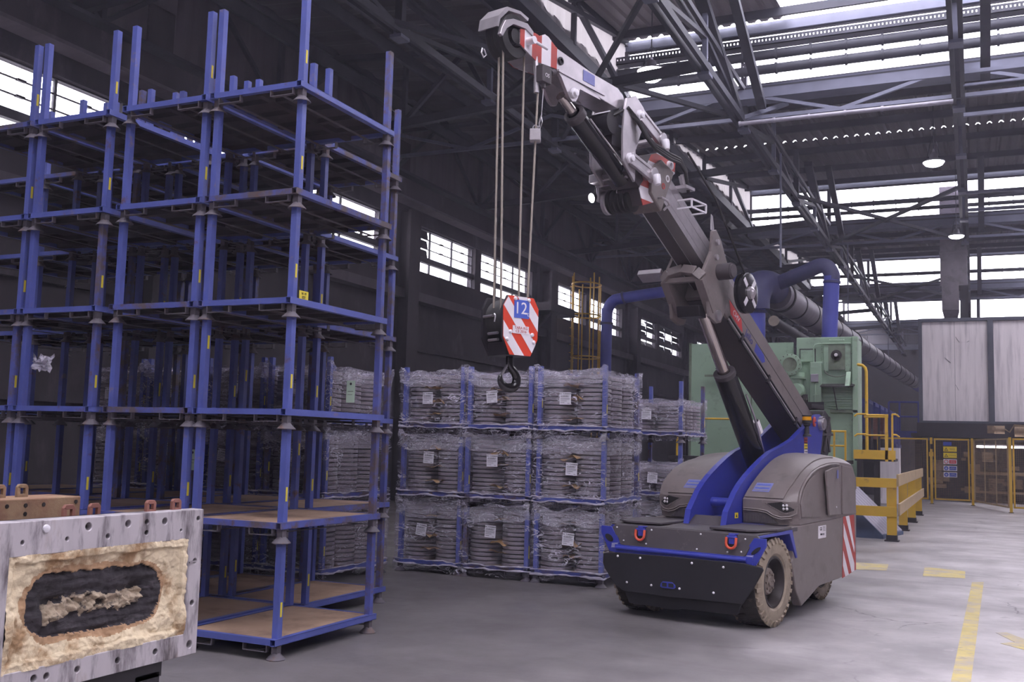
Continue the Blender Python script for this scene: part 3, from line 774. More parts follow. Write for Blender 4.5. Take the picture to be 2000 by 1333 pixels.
# --- wheels
def tyre_mesh(R, w, lugs):
    m = M()
    prof = [(R*.58, -w/2+.02), (R*.64, -w/2), (R*.8, -w/2-.006), (R*.93, -w/2+.004), (R*.975, -w/2+.03), (R*.975, w/2-.03), (R*.93, w/2-.004), (R*.8, w/2+.006), (R*.64, w/2), (R*.58, w/2-.02)]
    m.lathe(prof, (0, 0, 0), (1, 0, 0), 48, mats=[0, 0, 0, 0, 1, 0, 0, 0, 0, 0])
    m.k = 1
    for i in range(lugs):
        for s in (-1, 1):
            a = 2*math.pi*(i+(.5 if s > 0 else 0))/lugs
            rad = Vector((0, math.cos(a), math.sin(a))); tg = Vector((0, -math.sin(a), math.cos(a)))
            # curved lug: two bars, one over the tread, one down the shoulder
            p0 = rad*(R*.985)+Vector((s*.015, 0, 0))+tg*.03*s; p1 = rad*(R*.985)+Vector((s*(w/2-.03), 0, 0))
            m.k = 1; m.bar(p0, p1, R*.085, R*.05, up=rad)
            p2 = rad*(R*.86)+Vector((s*(w/2+.006), 0, 0))
            m.k = 0; m.bar(p1+Vector((s*.012, 0, 0)), p2, R*.085, .03, up=tg.cross(Vector((s, 0, 0))))
    return m
def wheel(name, x, y, R, w, side, label):
    t = cp(name, tyre_mesh(R, w, 30), ['tyre', 'tread'], smooth=30); t.location = (x, y, R)
    s = side
    rm = M(); o = (0, 0, 0)
    rm.lathe([(R*.6, s*w*.42), (R*.57, s*w*.47), (R*.53, s*w*.46), (R*.5, s*w*.30), (R*.47, s*w*.12), (.02, s*w*.12)], o, (1, 0, 0), 36)
    obj('rim', rm, 'rim', t, smooth=30)
    hb = M(); hb.lathe([(R*.3, s*w*.12), (R*.3, s*w*.26), (R*.27, s*w*.3), (R*.12, s*w*.31), (R*.1, s*w*.36), (.005, s*w*.36)], o, (1, 0, 0), 28)
    for i in range(8):
        a = i*math.pi/4; hb.cyl((s*w*.29, math.cos(a)*R*.2, math.sin(a)*R*.2), (s*w*.35, math.cos(a)*R*.2, math.sin(a)*R*.2), R*.035, n=6)
    obj('hub', hb, 'hub', t, smooth=30)
    t['label'] = label
wheel('front_wheel', .635, .13, .425, .31, 1, 'dusty front wheel in full view')
wheel('front_wheel', -.635, .13, .425, .31, -1, 'front wheel mostly behind the bumper')
for s in (-1, 1): wheel('rear_wheel', s*.34, 2.25, .33, .24, s, 'small rear wheel under the skirt')

# --- chassis and deck
m = M(); m.b2(-.43, .43, -.2, .6, .22, .88); m.b2(-.47, .47, .55, 2.5, .3, .93); cp('chassis', m, 'cblue', bevel=.01)
m = M(); m.prism([(-.30, .885), (-.30, .90), (.6, .925), (.66, .925), (.66, .885)], lambda u, v, t: (t, u, v), -.80, .80); cp('deck', m, 'cgreyd', bevel=.006)
for s in (-1, 1):                                               # loose rubber tread plates on the deck
    m = M(); pl_ = [(s*.27, -.24), (s*.66, -.26), (s*.74, -.20), (s*.82, .1), (s*.8, .5), (s*.27, .5)]
    m.prism(pl_, XY, .914, .934); cp('deck_mat', m, 'cgreyd', bevel=.004)
    m = M()                                                       # mudguard: flat top, sloping rear
    m.prism([(-.3, .885), (-.3, .86), (.43, .87), (.60, .62), (.63, .62), (.63, .64), (.5, .905)], YZ, s*.47, s*.81); cp('mudguard', m, 'cblue', bevel=.005)
    m = M(); m.b2(s*.455-.01, s*.455+.01, -.28, .62, .3, .88); cp('wheel_arch', m, 'cblue')
# front upper panel (sloping), blue beam, black plate, apron
def front(poly, y0, y1, slope=0, zc=0):
    return lambda u, v, t: (u, t+slope*(v-zc), v)
up_ = [(-.745, .893), (.80, .893), (.87, .83), (.75, .80), (.70, .70), (.66, .685), (-.60, .69), (-.66, .70), (-.70, .78), (-.79, .81), (-.80, .84)]
m = M(); m.prism(up_, front(0, 0, 0, .2, .69), -.365, -.335); cp('upper_front_panel', m, 'cgreyd', bevel=.006)
m = M(); m.bar((-.72, -.33, .645), (.77, -.33, .645), .08, .10); m.cyl((-.7, -.375, .665), (.72, -.375, .665), .022, n=10)
for s in (-1, 1):
    m.prism([(s*.60, .60), (s*.80, .62), (s*.90, .80), (s*.90, .87), (s*.78, .87), (s*.66, .70)], XZ, -.345, -.325)
cp('front_beam', m, 'cblue', bevel=.004)
for s in (-1, 1):
    m = M(); m.prism([(s*.80+.045*math.cos(a)+.012*math.sin(a), .755+.028*math.sin(a)+.025*math.cos(a)*s) for a in (i*math.pi/8 for i in range(16))], XZ, -.352, -.344); cp('tie_slot', m, 'rubber')
    m = M(); m.prism([(s*.735-.04, .655), (s*.735+.03, .665), (s*.735+.045, .715), (s*.735-.025, .705)], XZ, -.354, -.346)
    dp = cp('data_sticker', m, 'decal'); q = M()
    for k in range(4): q.b2(s*.735-.03, s*.735+.035, -.356, -.354, .665+.012*k, .668+.012*k)
    obj('print', q, 'cwhite', dp, kind='stuff')
bl = [(-.835, .598), (-.80, .605), (-.69, .618), (.0, .632), (.70, .636), (.885, .612), (.895, .59), (.80, .42), (.68, .255), (.0, .243), (-.60, .243), (-.70, .30), (-.81, .44), (-.84, .5)]
m = M(); m.prism(bl, front(0, 0, 0, -.02, .4), -.40, -.375); cp('front_plate', m, 'cblack', bevel=.006)
ap = [(-.60, .25), (.67, .26), (.63, .165), (.60, .145), (.02, .135), (-.05, .115), (-.56, .125)]
m = M(); m.prism(ap, front(0, 0, 0, -.25, .25), -.37, -.352); cp('lower_apron', m, 'cblack', bevel=.004)
def bolts(pts, y, r=.012):
    for (x, z) in pts:
        b = M(); b.lathe([(r, 0), (r*.9, .006), (r*.4, .009), (.0005, .0095)], (x, y, z), (0, -1, 0), 12); cp('bolt', b, 'bolt', smooth=60)
bolts([(-.66, .585), (-.40, .588), (.17, .59), (.50, .582), (-.55, .335), (-.27, .335), (.02+.02, .335), (.40, .335)], -.404)
bolts([(-.70, .868), (-.30, .868), (.24, .868), (.70, .855), (-.62, .74), (-.36, .728), (.2, .722), (.52, .722), (.66, .735)], -.36, .009)
m = M(); m.prism([(-.165, .36), (-.145, .385), (-.04, .388), (-.005, .362), (.0, .34), (-.02, .325), (-.15, .325), (-.17, .335)], XZ, -.412, -.40)
hk = cp('tow_slot', m, 'cblue', bevel=.004)
for a, b in ((-.145, -.095), (-.075, -.02)):
    q = M(); q.b2(a, b, -.415, -.411, .338, .375); obj('opening', q, 'rubber', hk)
for x in (-.42, .565):                                           # lifting shackles
    sh = M(); sh.b2(x-.03, x+.03, -.372, -.33, .80, .89); sh.b2(x-.045, x+.045, -.345, -.30, .885, .897); sh.cyl((x-.05, -.36, .862), (x+.05, -.36, .862), .016)
    s_ = cp('shackle_lug', sh, 'cblue', bevel=.003)
    li = M(); P = [(x-.05, -.375, .862)]+[(x+.05*math.cos(a), -.385, .81+.05*math.sin(a)) for a in [math.pi+math.pi*i/8 for i in range(9)]]+[(x+.05, -.375, .862)]
    li.tube(P, .013, 10); obj('orange_link', li, 'orlink', s_, smooth=60)

# --- lower body and hoods
sk = [(.55, .93), (.55, .62), (.52, .585), (.628, .29), (.70, .20), (.774, .127), (1.267, .284), (1.846, .306), (2.408, .36), (2.42, .983)]
m = M(); m.prism(sk, YZ, .70, .795); cp('side_skirt', m, 'cgrey', bevel=.012)
m = M(); m.prism(sk, YZ, -.795, -.70); cp('side_skirt', m, 'cgrey', bevel=.012)
m = M(); m.b2(-.70, .70, 2.34, 2.42, .36, .983); cp('rear_panel', m, 'cgrey', bevel=.01)
def stripes(poly, x, parent, th, n=3):
    pass
rd = M(); rd.prism([(1.985, .972), (2.33, .982), (2.385, .36), (1.94, .305)], YZ, .795, .799); rs = cp('hazard_panel', rd, 'red')
wh = [[(2.05, .974), (2.15, .977), (2.40, .66), (2.395, .50)], [(1.978, .93), (1.968, .72), (2.34, .352), (2.40, .44)], [(1.963, .60), (1.948, .44), (2.10, .322), (2.22, .337)]]
wh = [[(2.04, .974), (2.14, .977), (2.315, .66), (2.305, .50)], [(1.985, .86), (1.988, .70), (2.29, .345), (2.30, .50), (2.285, .56)], [(1.965, .56), (1.962, .42), (2.02, .313), (2.17, .33)]]
wh = [[(2.05, .974), (2.16, .977), (2.33, .62), (2.325, .74), (2.335, .50)][:3]+[(2.32, .56)], [(1.985, .90), (1.98, .76), (2.23, .345), (2.32, .352), (2.32, .44)], [(1.966, .60), (1.955, .44), (2.03, .315), (2.14, .328)]]
for w_ in wh:
    q = M(); q.prism(w_, YZ, .7992, .8012); obj('white_stripe', q, 'cwhite', rs)
m = M(); m.prism([(1.23, .905), (1.455, .908), (1.45, .777), (1.228, .774)], YZ, .795, .798); st = cp('side_sticker', m, 'cwhite')
lettering('GS', .05, frame_mtx((.799, 1.30, .872), (0, 1, 0), (0, 0, 1)), 'ink', st); lettering('MAX 2,0', .03, frame_mtx((.799, 1.34, .815), (0, 1, 0), (0, 0, 1)), 'ink', st)
q = M()
for k in range(4): q.b2(.798, .7995, 1.36, 1.43, .85+.014*k, .854+.014*k)
obj('print', q, 'ink', st, kind='stuff')
INN = [(.60, .93), (.588, 1.05), (.585, 1.178), (.70, 1.268), (.843, 1.354), (1.06, 1.466), (1.325, 1.573), (1.558, 1.627), (1.777, 1.65), (2.25, 1.655), (2.5, 1.60), (2.62, 1.42), (2.62, .98)]
OUT = [(.735, .94), (.70, 1.05), (.672, 1.165), (.72, 1.275), (.826, 1.363), (1.03, 1.468), (1.24, 1.528), (1.43, 1.558), (1.7, 1.575), (2.1, 1.562), (2.313, 1.526), (2.41, 1.40), (2.42, .98)]
def hood_pt(u, i, off=0):
    f = max(0, (u-.62)/.38)**1.6 if u > .62 else 0
    g = u*.25*(1-f)
    a = INN[i]; b = OUT[i]; k = g+f*(1-g) if u > .62 else u*.25
    k = min(1, .22*u + .78*(u**5))
    return (.24+.55*u, a[0]+(b[0]-a[0])*k, a[1]+(b[1]-a[1])*k)
def refine(i):
    pass
def hood(s):
    m = M(); nu = 14; n = len(INN)
    fine = [(i, t/4) for i in range(n-1) for t in range(4)]+[(n-1, 0)]
    def pt(u, q):
        i, t = q
        a = hood_pt(u, i); 
        if t == 0: return (s*a[0], a[1], a[2])
        b = hood_pt(u, i+1)
        if 2 <= i < n-3:                                           # smooth along the profile
            p0 = hood_pt(u, max(i-1, 2)); p3 = hood_pt(u, min(i+2, n-2))
            r = [.5*((2*a[k])+(-p0[k]+b[k])*t+(2*p0[k]-5*a[k]+4*b[k]-p3[k])*t*t+(-p0[k]+3*a[k]-3*b[k]+p3[k])*t**3) for k in range(3)]
        else: r = [a[k]+(b[k]-a[k])*t for k in range(3)]
        return (s*r[0], r[1], r[2])
    V = [pt(i/(nu-1), q) for q in fine for i in range(nu)]; k = len(fine)
    F = [(j*nu+i, j*nu+i+1, (j+1)*nu+i+1, (j+1)*nu+i) for j in range(k-1) for i in range(nu-1)]
    F += [tuple(j*nu+nu-1 for j in range(k)), tuple(j*nu for j in range(k))[::-1]]
    m.add(V, F); h = cp('hood', m, 'cgrey', smooth=38)
    if s < 0: h['label'] = 'hood on the far side of the boom'
    # bonnet lid: a skin 1.4 cm proud of the hood, from its front lip to the roof
    lid = M(); q0 = [q for q in fine if (2, .25) <= q <= (8, .5)]; nv = len(q0); n2 = 10
    def lp(u, q, o):
        a = pt(u, q); return (a[0], a[1]-o*.6, a[2]+o*.8)
    V = [lp(.02+.80*i/(n2-1)*(1 if j > 6 else .93+.07*j/6), q, .014) for j, q in enumerate(q0) for i in range(n2)]
    V2 = [lp(.02+.80*i/(n2-1)*(1 if j > 6 else .93+.07*j/6), q, -.006) for j, q in enumerate(q0) for i in range(n2)]
    F = [(j*n2+i, j*n2+i+1, (j+1)*n2+i+1, (j+1)*n2+i) for j in range(nv-1) for i in range(n2-1)]
    o_ = len(V); ring = [i for i in range(n2)]+[j*n2+n2-1 for j in range(1, nv)]+[(nv-1)*n2+i for i in range(n2-2, -1, -1)]+[j*n2 for j in range(nv-2, 0, -1)]
    F += [(ring[i], ring[(i+1) % len(ring)], o_+ring[(i+1) % len(ring)], o_+ring[i]) for i in range(len(ring))]
    lid.add(V+V2, F); obj('bonnet_lid', lid, 'cgrey', h, smooth=38)
    yf = lambda x: .588+.115*min(1, .22*((abs(x)-.24)/.55)+.78*max(0, (abs(x)-.24)/.55)**5)
    def fp(poly, off, th): return lambda u, v, t: (s*u, yf(u)-off-t, v)
    def facia(name, poly, t0, t1, mt_, parent=h, bevel=0):
        q = M()
        for k_ in range(30):
            P_ = clip_band(poly, .24+.02*k_, .26+.02*k_, 0)
            if len(P_) > 2: q.prism(P_, fp(poly, 0, 0), t0, t1)
        return obj(name, q, mt_, parent, bevel=bevel)
    # headlamp: bezel, dark recess, four lens cluster
    facia('headlamp_bezel', [(.46, 1.158), (.62, 1.176), (.755, 1.195), (.778, 1.18), (.776, 1.075), (.69, 1.042), (.655, 1.05), (.53, 1.115)], -.05, .008, 'cgrey', bevel=.004)
    hl = facia('headlamp', [(.50, 1.148), (.745, 1.181), (.762, 1.17), (.76, 1.086), (.69, 1.06), (.665, 1.064), (.55, 1.122)], -.02, .012, 'rubber', bevel=.003)
    for dx, dz in ((-.018, .018), (.018, .02), (-.016, -.016), (.02, -.014)):
        q = M(); q.lathe([(.015, 0), (.014, .006), (.007, .010), (.0005, .011)], (s*(.68+dx), yf(.68)-.012, 1.113+dz), (0, -1, 0), 12); obj('lamp_lens', q, 'lens', hl, smooth=60)
    q = M(); q.tube([(s*x, yf(x)-.012, z) for x, z in ((.25, 1.086), (.40, 1.083), (.50, 1.07), (.57, 1.03), (.64, 1.012), (.72, 1.022), (.785, 1.055), (.79, 1.16))], .009, 8); obj('facia_rib', q, 'cgrey', h, smooth=60)
    q = M(); q.tube([(s*x, yf(x)-.012, z) for x, z in ((.25, 1.068), (.40, 1.065), (.49, 1.052), (.56, 1.012), (.64, .994), (.74, 1.004))], .008, 8); obj('facia_rib', q, 'cgrey', h, smooth=60)
    facia('lower_grille', [(.255, 1.042), (.50, 1.042), (.53, 1.035), (.61, .945), (.255, .945)], -.02, .006, 'cgreyd', bevel=.004)
    # side: arch rib, shut line and access door
    X = .797
    q = M(); q.tube([(s*(X-.004), y, z) for y, z in ((.735, 1.0), (.70, 1.15), (.76, 1.27), (.87, 1.37), (1.05, 1.455), (1.25, 1.51), (1.5, 1.542), (1.75, 1.552), (1.86, 1.548))], .014, 8); obj('arch_rib', q, 'cgrey', h, smooth=60)
    dr = M(); dr.prism([(1.36, 1.482), (1.60, 1.515), (1.81, 1.522), (1.84, 1.25), (1.885, 1.008), (1.46, 1.008), (1.40, 1.25)], lambda u, v, t: (s*(X+t+.03*(1.9-u)/.5), u, v), -.012, .012); d_ = obj('access_door', dr, 'cgrey', h, bevel=.006)
    q = M(); q.b2(s*(X+.03), s*(X+.034), 1.71, 1.75, 1.40, 1.49); obj('door_sticker', q, 'decal', d_)
    q = M(); q.lathe([(.01, 0), (.008, .006), (.0005, .007)], (s*(X+.025), 1.70, 1.09), (s, 0, 0), 10); obj('door_lock', q, 'bolt', d_)
    q = M(); q.prism([(.76, 1.02), (.745, 1.15), (.83, 1.30), (.96, 1.39), (1.13, 1.445), (1.18, 1.43), (1.23, 1.2), (1.27, 1.0)], lambda u, v, t: (s*(X+t), u, v), -.01, .008); obj('side_panel', q, 'cgrey', h, bevel=.005)
    q = M(); q.prism([(1.95, 1.54), (2.28, 1.515), (2.39, 1.40), (2.41, 1.27), (2.33, 1.25), (2.40, 1.0), (1.95, 1.0)], lambda u, v, t: (s*(X+t), u, v), -.01, .006); obj('rear_side_panel', q, 'cgrey', h, bevel=.005)
    # decals on the lid
    a = Vector(pt(.12, (3, .2))); ux = Vector(pt(.5, (3, .2)))-a; b = Vector(pt(.12, (4, .2))); 
    def dec(u0, u1, q0_, q1_, mt_, o, name='decal'):
        V = []
        for q_ in (q0_, q1_):
            for uu in (u0, u1):
                p = pt(uu, q_); V.append((p[0], p[1]-.6*o, p[2]+.8*o))
        e = M(); e.add(V, [(0, 1, 3, 2)]); return obj(name, e, mt_, h)
    dl = dec(.12, .46, (2, .75), (3, .75), 'decal', .019)
    for k in range(4):
        t0 = .08+k*.22
        dec(.15, .43, (2, .80+t0*.9) if .80+t0*.9 < 1 else (3, .80+t0*.9-1), (2, .80+(t0+.1)*.9) if .80+(t0+.1)*.9 < 1 else (3, .80+(t0+.1)*.9-1), 'decalb' if k % 2 else 'grey', .0205, 'decal_line')
hood(1); hood(-1)

# --- blue boom fins with sloping front edge
FIN = [(.19, .90), (.24, 1.05), (.32, 1.13), (.43, 1.24), (.55, 1.325), (.70, 1.41), (.89, 1.50), (1.10, 1.59), (1.30, 1.66), (1.62, 1.73), (1.94, 1.815), (2.30, 1.965), (2.58, 2.10), (2.68, 2.135), (2.80, 2.14), (2.88, 2.11), (2.93, 2.03), (2.90, 1.9), (2.82, 1.62), (2.78, .95), (.6, .90)]
for s in (-1, 1):
    m = M(); m.prism(FIN, YZ, s*.19, s*.225); f = cp('boom_fin', m, 'cblue', bevel=.004)
    m = M(); P = FIN[:13]
    for (y0, z0), (y1, z1) in zip(P[:-1], P[1:]): m.bar((s*.208, y0, z0), (s*.208, y1, z1), .062, .014)
    obj('edge_flange', m, 'cblue', f)
    m = M(); m.cyl((s*.20, 2.82, 2.03), (s*.27, 2.82, 2.03), .085, n=22); m.cyl((s*.27, 2.82, 2.03), (s*.285, 2.82, 2.03), .06, n=22); obj('pivot_pin', m, 'metal', f, smooth=40)
    if s > 0:
        m = M(); m.tube([(.25, 2.56+.02*math.cos(a), 2.04+.05*math.sin(a)) for a in (2*math.pi*i/14 for i in range(14))], .014, 8); obj('red_ring', m, 'red', f, smooth=60)
        for z0, z1, mt_ in ((1.78, 1.85, 'red'), (1.71, 1.775, 'signy'), (1.635, 1.705, 'cwhite')):
            q = M(); q.b2(.226, .228, 2.30, 2.40, z0, z1); e = obj('warning_sticker', q, mt_, f)
        q = M(); q.b2(.226, .228, .42, .50, .985, 1.04); obj('warning_sticker', q, 'signy', f)
        q = M()
        for i in range(3):
            for j in range(6): q.box(.2285, 2.32+.03*i, 1.648+.034*j, .001, .016, .018, Matrix.Rotation((i+j)*.4, 3, 'X'))
        q.prism([(.44, .995), (.48, .995), (.46, 1.03)], YZ, .228, .2288)
        obj('pictograms', q, 'ink', f, kind='stuff')
m = M(); m.prism([(.2, .915), (.36, 1.0), (.5, .95), (.62, .93), (.62, .91), (.2, .905)], YZ, -.19, .19); cp('fin_gusset', m, 'cgreyd')
m = M(); m.cyl((-.19, .75, 1.12), (.19, .75, 1.12), .05, n=16); m.b2(-.19, .19, .62, 1.3, .93, .97); cp('fin_cross_tube', m, 'cblue', smooth=40)
m = M(); m.lathe([(.055, 0), (.05, .02), (.03, .03), (.025, .12), (.04, .13), (.04, .15), (.055, .16), (.055, .19)], (.255, 2.31, 1.86), n=18); bc = cp('beacon', m, 'rubber', smooth=40)
m = M(); m.lathe([(.052, .19), (.054, .2), (.05, .235), (.001, .24)], (.255, 2.31, 1.86), n=18); obj('amber_lens', m, 'amber', bc, smooth=60)
m = M(); m.lathe([(.058, .236), (.056, .25), (.001, .256)], (.255, 2.31, 1.86), n=18); obj('cap', m, 'rubber', bc, smooth=60)
# rear winch behind the fins
m = M(); m.prism([(2.9, 1.62), (3.06, 1.55), (3.2, 1.7), (3.28, 1.95), (3.22, 2.12), (3.05, 2.2), (2.92, 2.1)], YZ, -.16, .2); wv = cp('rear_winch', m, 'black', bevel=.01)
m = M(); m.b2(-.2, .2, 2.6, 3.02, 2.20, 2.215); m.b2(-.2, -.185, 2.6, 3.02, 2.2, 2.28); m.b2(.185, .2, 2.6, 3.02, 2.2, 2.26); m.b2(-.2, .2, 3.0, 3.02, 2.2, 2.30); obj('top_tray', m, 'black', wv)
m = M()
for i in range(6): a = i*1.05; m.bar((.21, 3.08, 1.9), (.21, 3.08+.2*math.cos(a), 1.9+.25*math.sin(a)), .02, .03)
obj('side_rib', m, 'cgreyd', wv, kind='stuff')

# --- boom: s runs up along the boom, p square to it (up and back)
def bp(s, p, x=0): return (x, .497-.870*s+.493*p, 2.968+.493*s+.870*p)
BO = lambda u, v, t: bp(u, v, t)
def boom_box(s0, s1, x0, x1, p0, p1, ch=.0):
    m = M(); pr = [(x0+ch, p0), (x1-ch, p0), (x1, p0+ch), (x1, p1-ch), (x1-ch, p1), (x0+ch, p1), (x0, p1-ch), (x0, p0+ch)] if ch else [(x0, p0), (x1, p0), (x1, p1), (x0, p1)]
    n = len(pr); m.add([bp(s, p, x) for s in (s0, s1) for x, p in pr], [tuple(range(n))[::-1], tuple(range(n, 2*n))]+[(i, (i+1) % n, n+(i+1) % n, n+i) for i in range(n)]); return m
b1 = cp('boom_base_section', boom_box(-2.55, .55, -.16, .16, 0, .39, .012), 'cgrey', bevel=.004)
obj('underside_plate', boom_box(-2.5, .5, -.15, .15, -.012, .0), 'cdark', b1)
obj('weld_seam', boom_box(-2.5, .45, .158, .1625, .205, .211), 'cgreyd', b1)
for i, p in enumerate((-.03, .0, .03)):
    m = M(); m.tube([bp(s, p, .17+.004*i) for s in (-2.45, -1.5, -.6, .15)], .011, 8); obj('hydraulic_pipe', m, 'black' if i != 1 else 'metal', b1, smooth=60)
for s in (-1.9, -1.0, -.2): obj('pipe_clamp', boom_box(s-.02, s+.02, .16, .195, -.05, .05), 'black', b1)
pm_ = boom_box(-.30, .02, .1605, .163, .09, .20); lg = obj('maker_plate', M().add([bp(s, p, .163) for s, p in ((.12, .085), (-.22, .085), (-.12, .20), (.22, .20))], [(0, 1, 2, 3)]), 'winred', b1)
lettering('CHV', .085, frame_mtx(bp(.0, .145, .1645), Vector(bp(-1, 0))-Vector(bp(0, 0)), Vector(bp(0, 1))-Vector(bp(0, 0))), 'cwhite', lg)
lettering('Jello', .12, frame_mtx(bp(-.38, .14, .1645), Vector(bp(-1, 0))-Vector(bp(0, 0)), Vector(bp(0, 1))-Vector(bp(0, 0))), 'jblue', b1, 'blue_lettering')
obj('blue_arrow', M().add([bp(s, p, .1645) for s, p in ((-.56, .085), (-.80, .085), (-.86, .14), (-.80, .19), (-.56, .19))], [(0, 1, 2, 3, 4)]), 'cblue', b1)
b2_ = cp('boom_upper_section', boom_box(-.2, 1.95, -.145, .145, .10, .53, .07), 'metal', smooth=20)
b2_['label'] = 'bare shiny upper boom section'
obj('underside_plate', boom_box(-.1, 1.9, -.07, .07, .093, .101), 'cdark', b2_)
obj('shade_strip', M().add([bp(s, p, x) for s, x, p in ((-.1, .078, .098), (1.88, .078, .098), (1.88, .149, .168), (-.1, .149, .168))], [(0, 1, 2, 3)]), 'cdark', b2_)  # flat dark strip on the chamfer, shade put into the colour
for x0, x1 in ((-.146, -.142), (.142, .147)):
    for p in (.24, .36): obj('pressed_rib', boom_box(.3, 1.9, x0, x1, p, p+.05), 'metal', b2_)
# sleeve (boom head of the base section) with its cheeks and front collar
CH = [(.94, -.06), (.93, .08), (.90, .30), (.98, .50), (.93, .56), (.80, .54), (.55, .42), (.38, .25), (.34, .0), (.36, -.20), (.44, -.27), (.60, -.30), (.70, -.18), (.86, -.10)]
for s in (-1, 1):
    m = M(); m.prism(CH, BO, s*.19, s*.225); ck = cp('sleeve_cheek', m, 'cgrey', bevel=.006)
    m = M(); m.cyl(bp(.47, -.19, s*.22), bp(.47, -.19, s*.25), .055, n=20); obj('rod_pin', m, 'metal', ck, smooth=40)
    for a_ in ((.80, .30), (.86, .45)): m = M(); m.cyl(bp(*a_, s*.22), bp(*a_, s*.25), .03, n=14); obj('sleeve_bolt', m, 'metal', ck, smooth=40)
m = M(); A = [bp(.92, -.05, -.225), bp(.96, .0, -.15), bp(.97, .03, 0), bp(.96, .0, .15), bp(.92, -.05, .225)]
for a, b in zip(A[:-1], A[1:]): m.bar(a, b, .10, .06, up=Vector(bp(1, 0))-Vector(bp(0, 0)))
cp('sleeve_collar', m, 'cgrey', bevel=.005)
m = M(); m.bar(bp(.55, -.2, -.19), bp(.92, -.06, -.19), .09, .07); m.bar(bp(.55, -.2, .19), bp(.92, -.06, .19), .09, .07); m.bar(bp(.9, -.05, -.19), bp(.9, -.05, .19), .08, .05); cp('sleeve_frame', m, 'cgrey', bevel=.004)
m = M(); m.prism([(.50, -.24), (.62, -.30), (.70, -.22), (.58, -.14)], BO, -.13, .13); cp('rod_head', m, 'black', bevel=.008)
m = M(); m.bar(bp(.93, .02, -.23), bp(.93, .02, -.50), .14, .06, up=Vector(bp(0, 1))-Vector(bp(0, 0))); cp('hose_guide', m, 'metal', bevel=.006)
# hose reel and its motor on the sleeve
m = M(); c = Vector(bp(.36, .16, .40)); m.lathe([(.20, -.03), (.21, -.025), (.21, .0), (.17, .0), (.17, .02), (.21, .022), (.21, .05), (.195, .055), (.06, .055)], c, (1, 0, 0), 36); hr = cp('hose_reel', m, 'blackgloss', smooth=35)
for i in range(4):
    a = i*math.pi/2+.8; d = Vector((0, math.cos(a), math.sin(a))); q = M(); q.bar(c+d*.09+Vector((.058, 0, 0)), c+d*.185+Vector((.058, 0, 0)), .05, .006, up=(1, 0, 0)); obj('reel_window', q, 'bolt', hr)
q = M(); q.lathe([(.065, .055), (.065, .085), (.045, .095), (.03, .11), (.001, .112)], c, (1, 0, 0), 22); obj('reel_hub', q, 'metal', hr, smooth=40)
m = M(); c2 = Vector(bp(.66, .22, .22)); m.cyl(c2, c2+Vector((.15, 0, 0)), .085, n=22); m.cyl(c2+Vector((.15, 0, 0)), c2+Vector((.17, 0, 0)), .07, n=22); cp('slew_motor', m, 'cgreyd', smooth=40)
m = M(); m.tube([bp(.46, .34, .40), bp(1.3, .62, .36), bp(1.9, .70, .30)], .012, 8); cp('hydraulic_hose', m, 'rubber', smooth=60)
m = M(); m.prism([(.9, .53), (1.02, .66), (1.06, .66), (.98, .52)], BO, .19, .2); cp('hose_bracket', m, 'metal')
# lift cylinder
m = M(); m.cyl((0, 1.50, 1.50), (0, .66, 2.47), .118, n=32); m.cyl((0, .66, 2.47), (0, .645, 2.487), .118, .10, n=32); lc = cp('lift_cylinder', m, 'blackgloss', smooth=40)
m = M(); m.lathe([(.118, 0), (.12, .01), (.12, .05), (.105, .06), (.07, .06)], (0, .66, 2.47), (0, -.655, .756), 32); obj('gland', m, 'cgreyd', lc, smooth=40)
m = M(); m.cyl((0, .64, 2.493), (0, .08, 3.14), .066, n=28); obj('rod', m, 'chrome', lc, smooth=40)
m = M(); m.tube([(.10, 1.45, 1.62), (.14, 1.25, 1.80), (.135, 1.1, 2.05), (.13, .9, 2.28)], .012, 8); obj('feed_pipe', m, 'metal', lc, smooth=60)
m = M()
for k in range(14): m.lathe([(.035, k*.012), (.04, k*.012+.006), (.035, k*.012+.012)], (.10, 1.32, 1.88), (0, -.65, .75), 12)
obj('coil_spring', m, 'metal', lc, smooth=60, kind='stuff')
# boom head casting, striped red and white
HC = [(-1.194, 4.428), (-.98, 4.51), (-.863, 4.548), (-.726, 4.476), (-.743, 4.348), (-.986, 4.151), (-1.03, 4.05), (-1.093, 3.998), (-1.341, 3.911), (-1.415, 4.058), (-1.348, 4.163), (-1.28, 4.30)]
hd = None
bands = [(3.90, 3.97, 'red'), (3.97, 4.09, 'cwhite'), (4.09, 4.235, 'red'), (4.235, 4.36, 'cwhite'), (4.36, 4.46, 'red'), (4.46, 4.56, 'cwhite')]
m = M(); m.prism(HC, YZ, -.118, .118); hd = cp('boom_head', m, 'cgreyd', bevel=.006)
for z0, z1, c_ in bands:
    P = clip_band(HC, z0, z1)
    for s in (-1, 1):
        q = M(); q.prism(P, YZ, s*.118, s*.124); obj('painted_band', q, c_, hd)
for y, z, r in ((-.86, 4.40, .045), (-.93, 4.25, .035), (-1.01, 4.16, .03)):
    q = M(); q.lathe([(r, 0), (r, .03), (r*.6, .03), (r*.6, .004), (.001, .004)], (.124, y, z), (1, 0, 0), 20); obj('eye_boss', q, 'cwhite' if r > .03 else 'red', hd, smooth=40)
    q = M(); q.cyl((.126, y, z), (.13, y, z), r*.58, n=16); obj('eye_hole', q, 'rubber', hd)
q = M(); q.tube([(.13, -1.10, 4.03), (.20, -1.12, 4.02), (.22, -1.05, 4.0), (.2, -.98, 3.98), (.15, -1.0, 3.93)], .012, 8); obj('hook_ring', q, 'metal', hd, smooth=60)
# upper section end fitting
m = M(); m.prism([(1.80, .06), (2.05, .08), (2.15, .3), (2.05, .5), (1.8, .56)], BO, -.15, .15); cp('section_end', m, 'cgrey', bevel=.012)
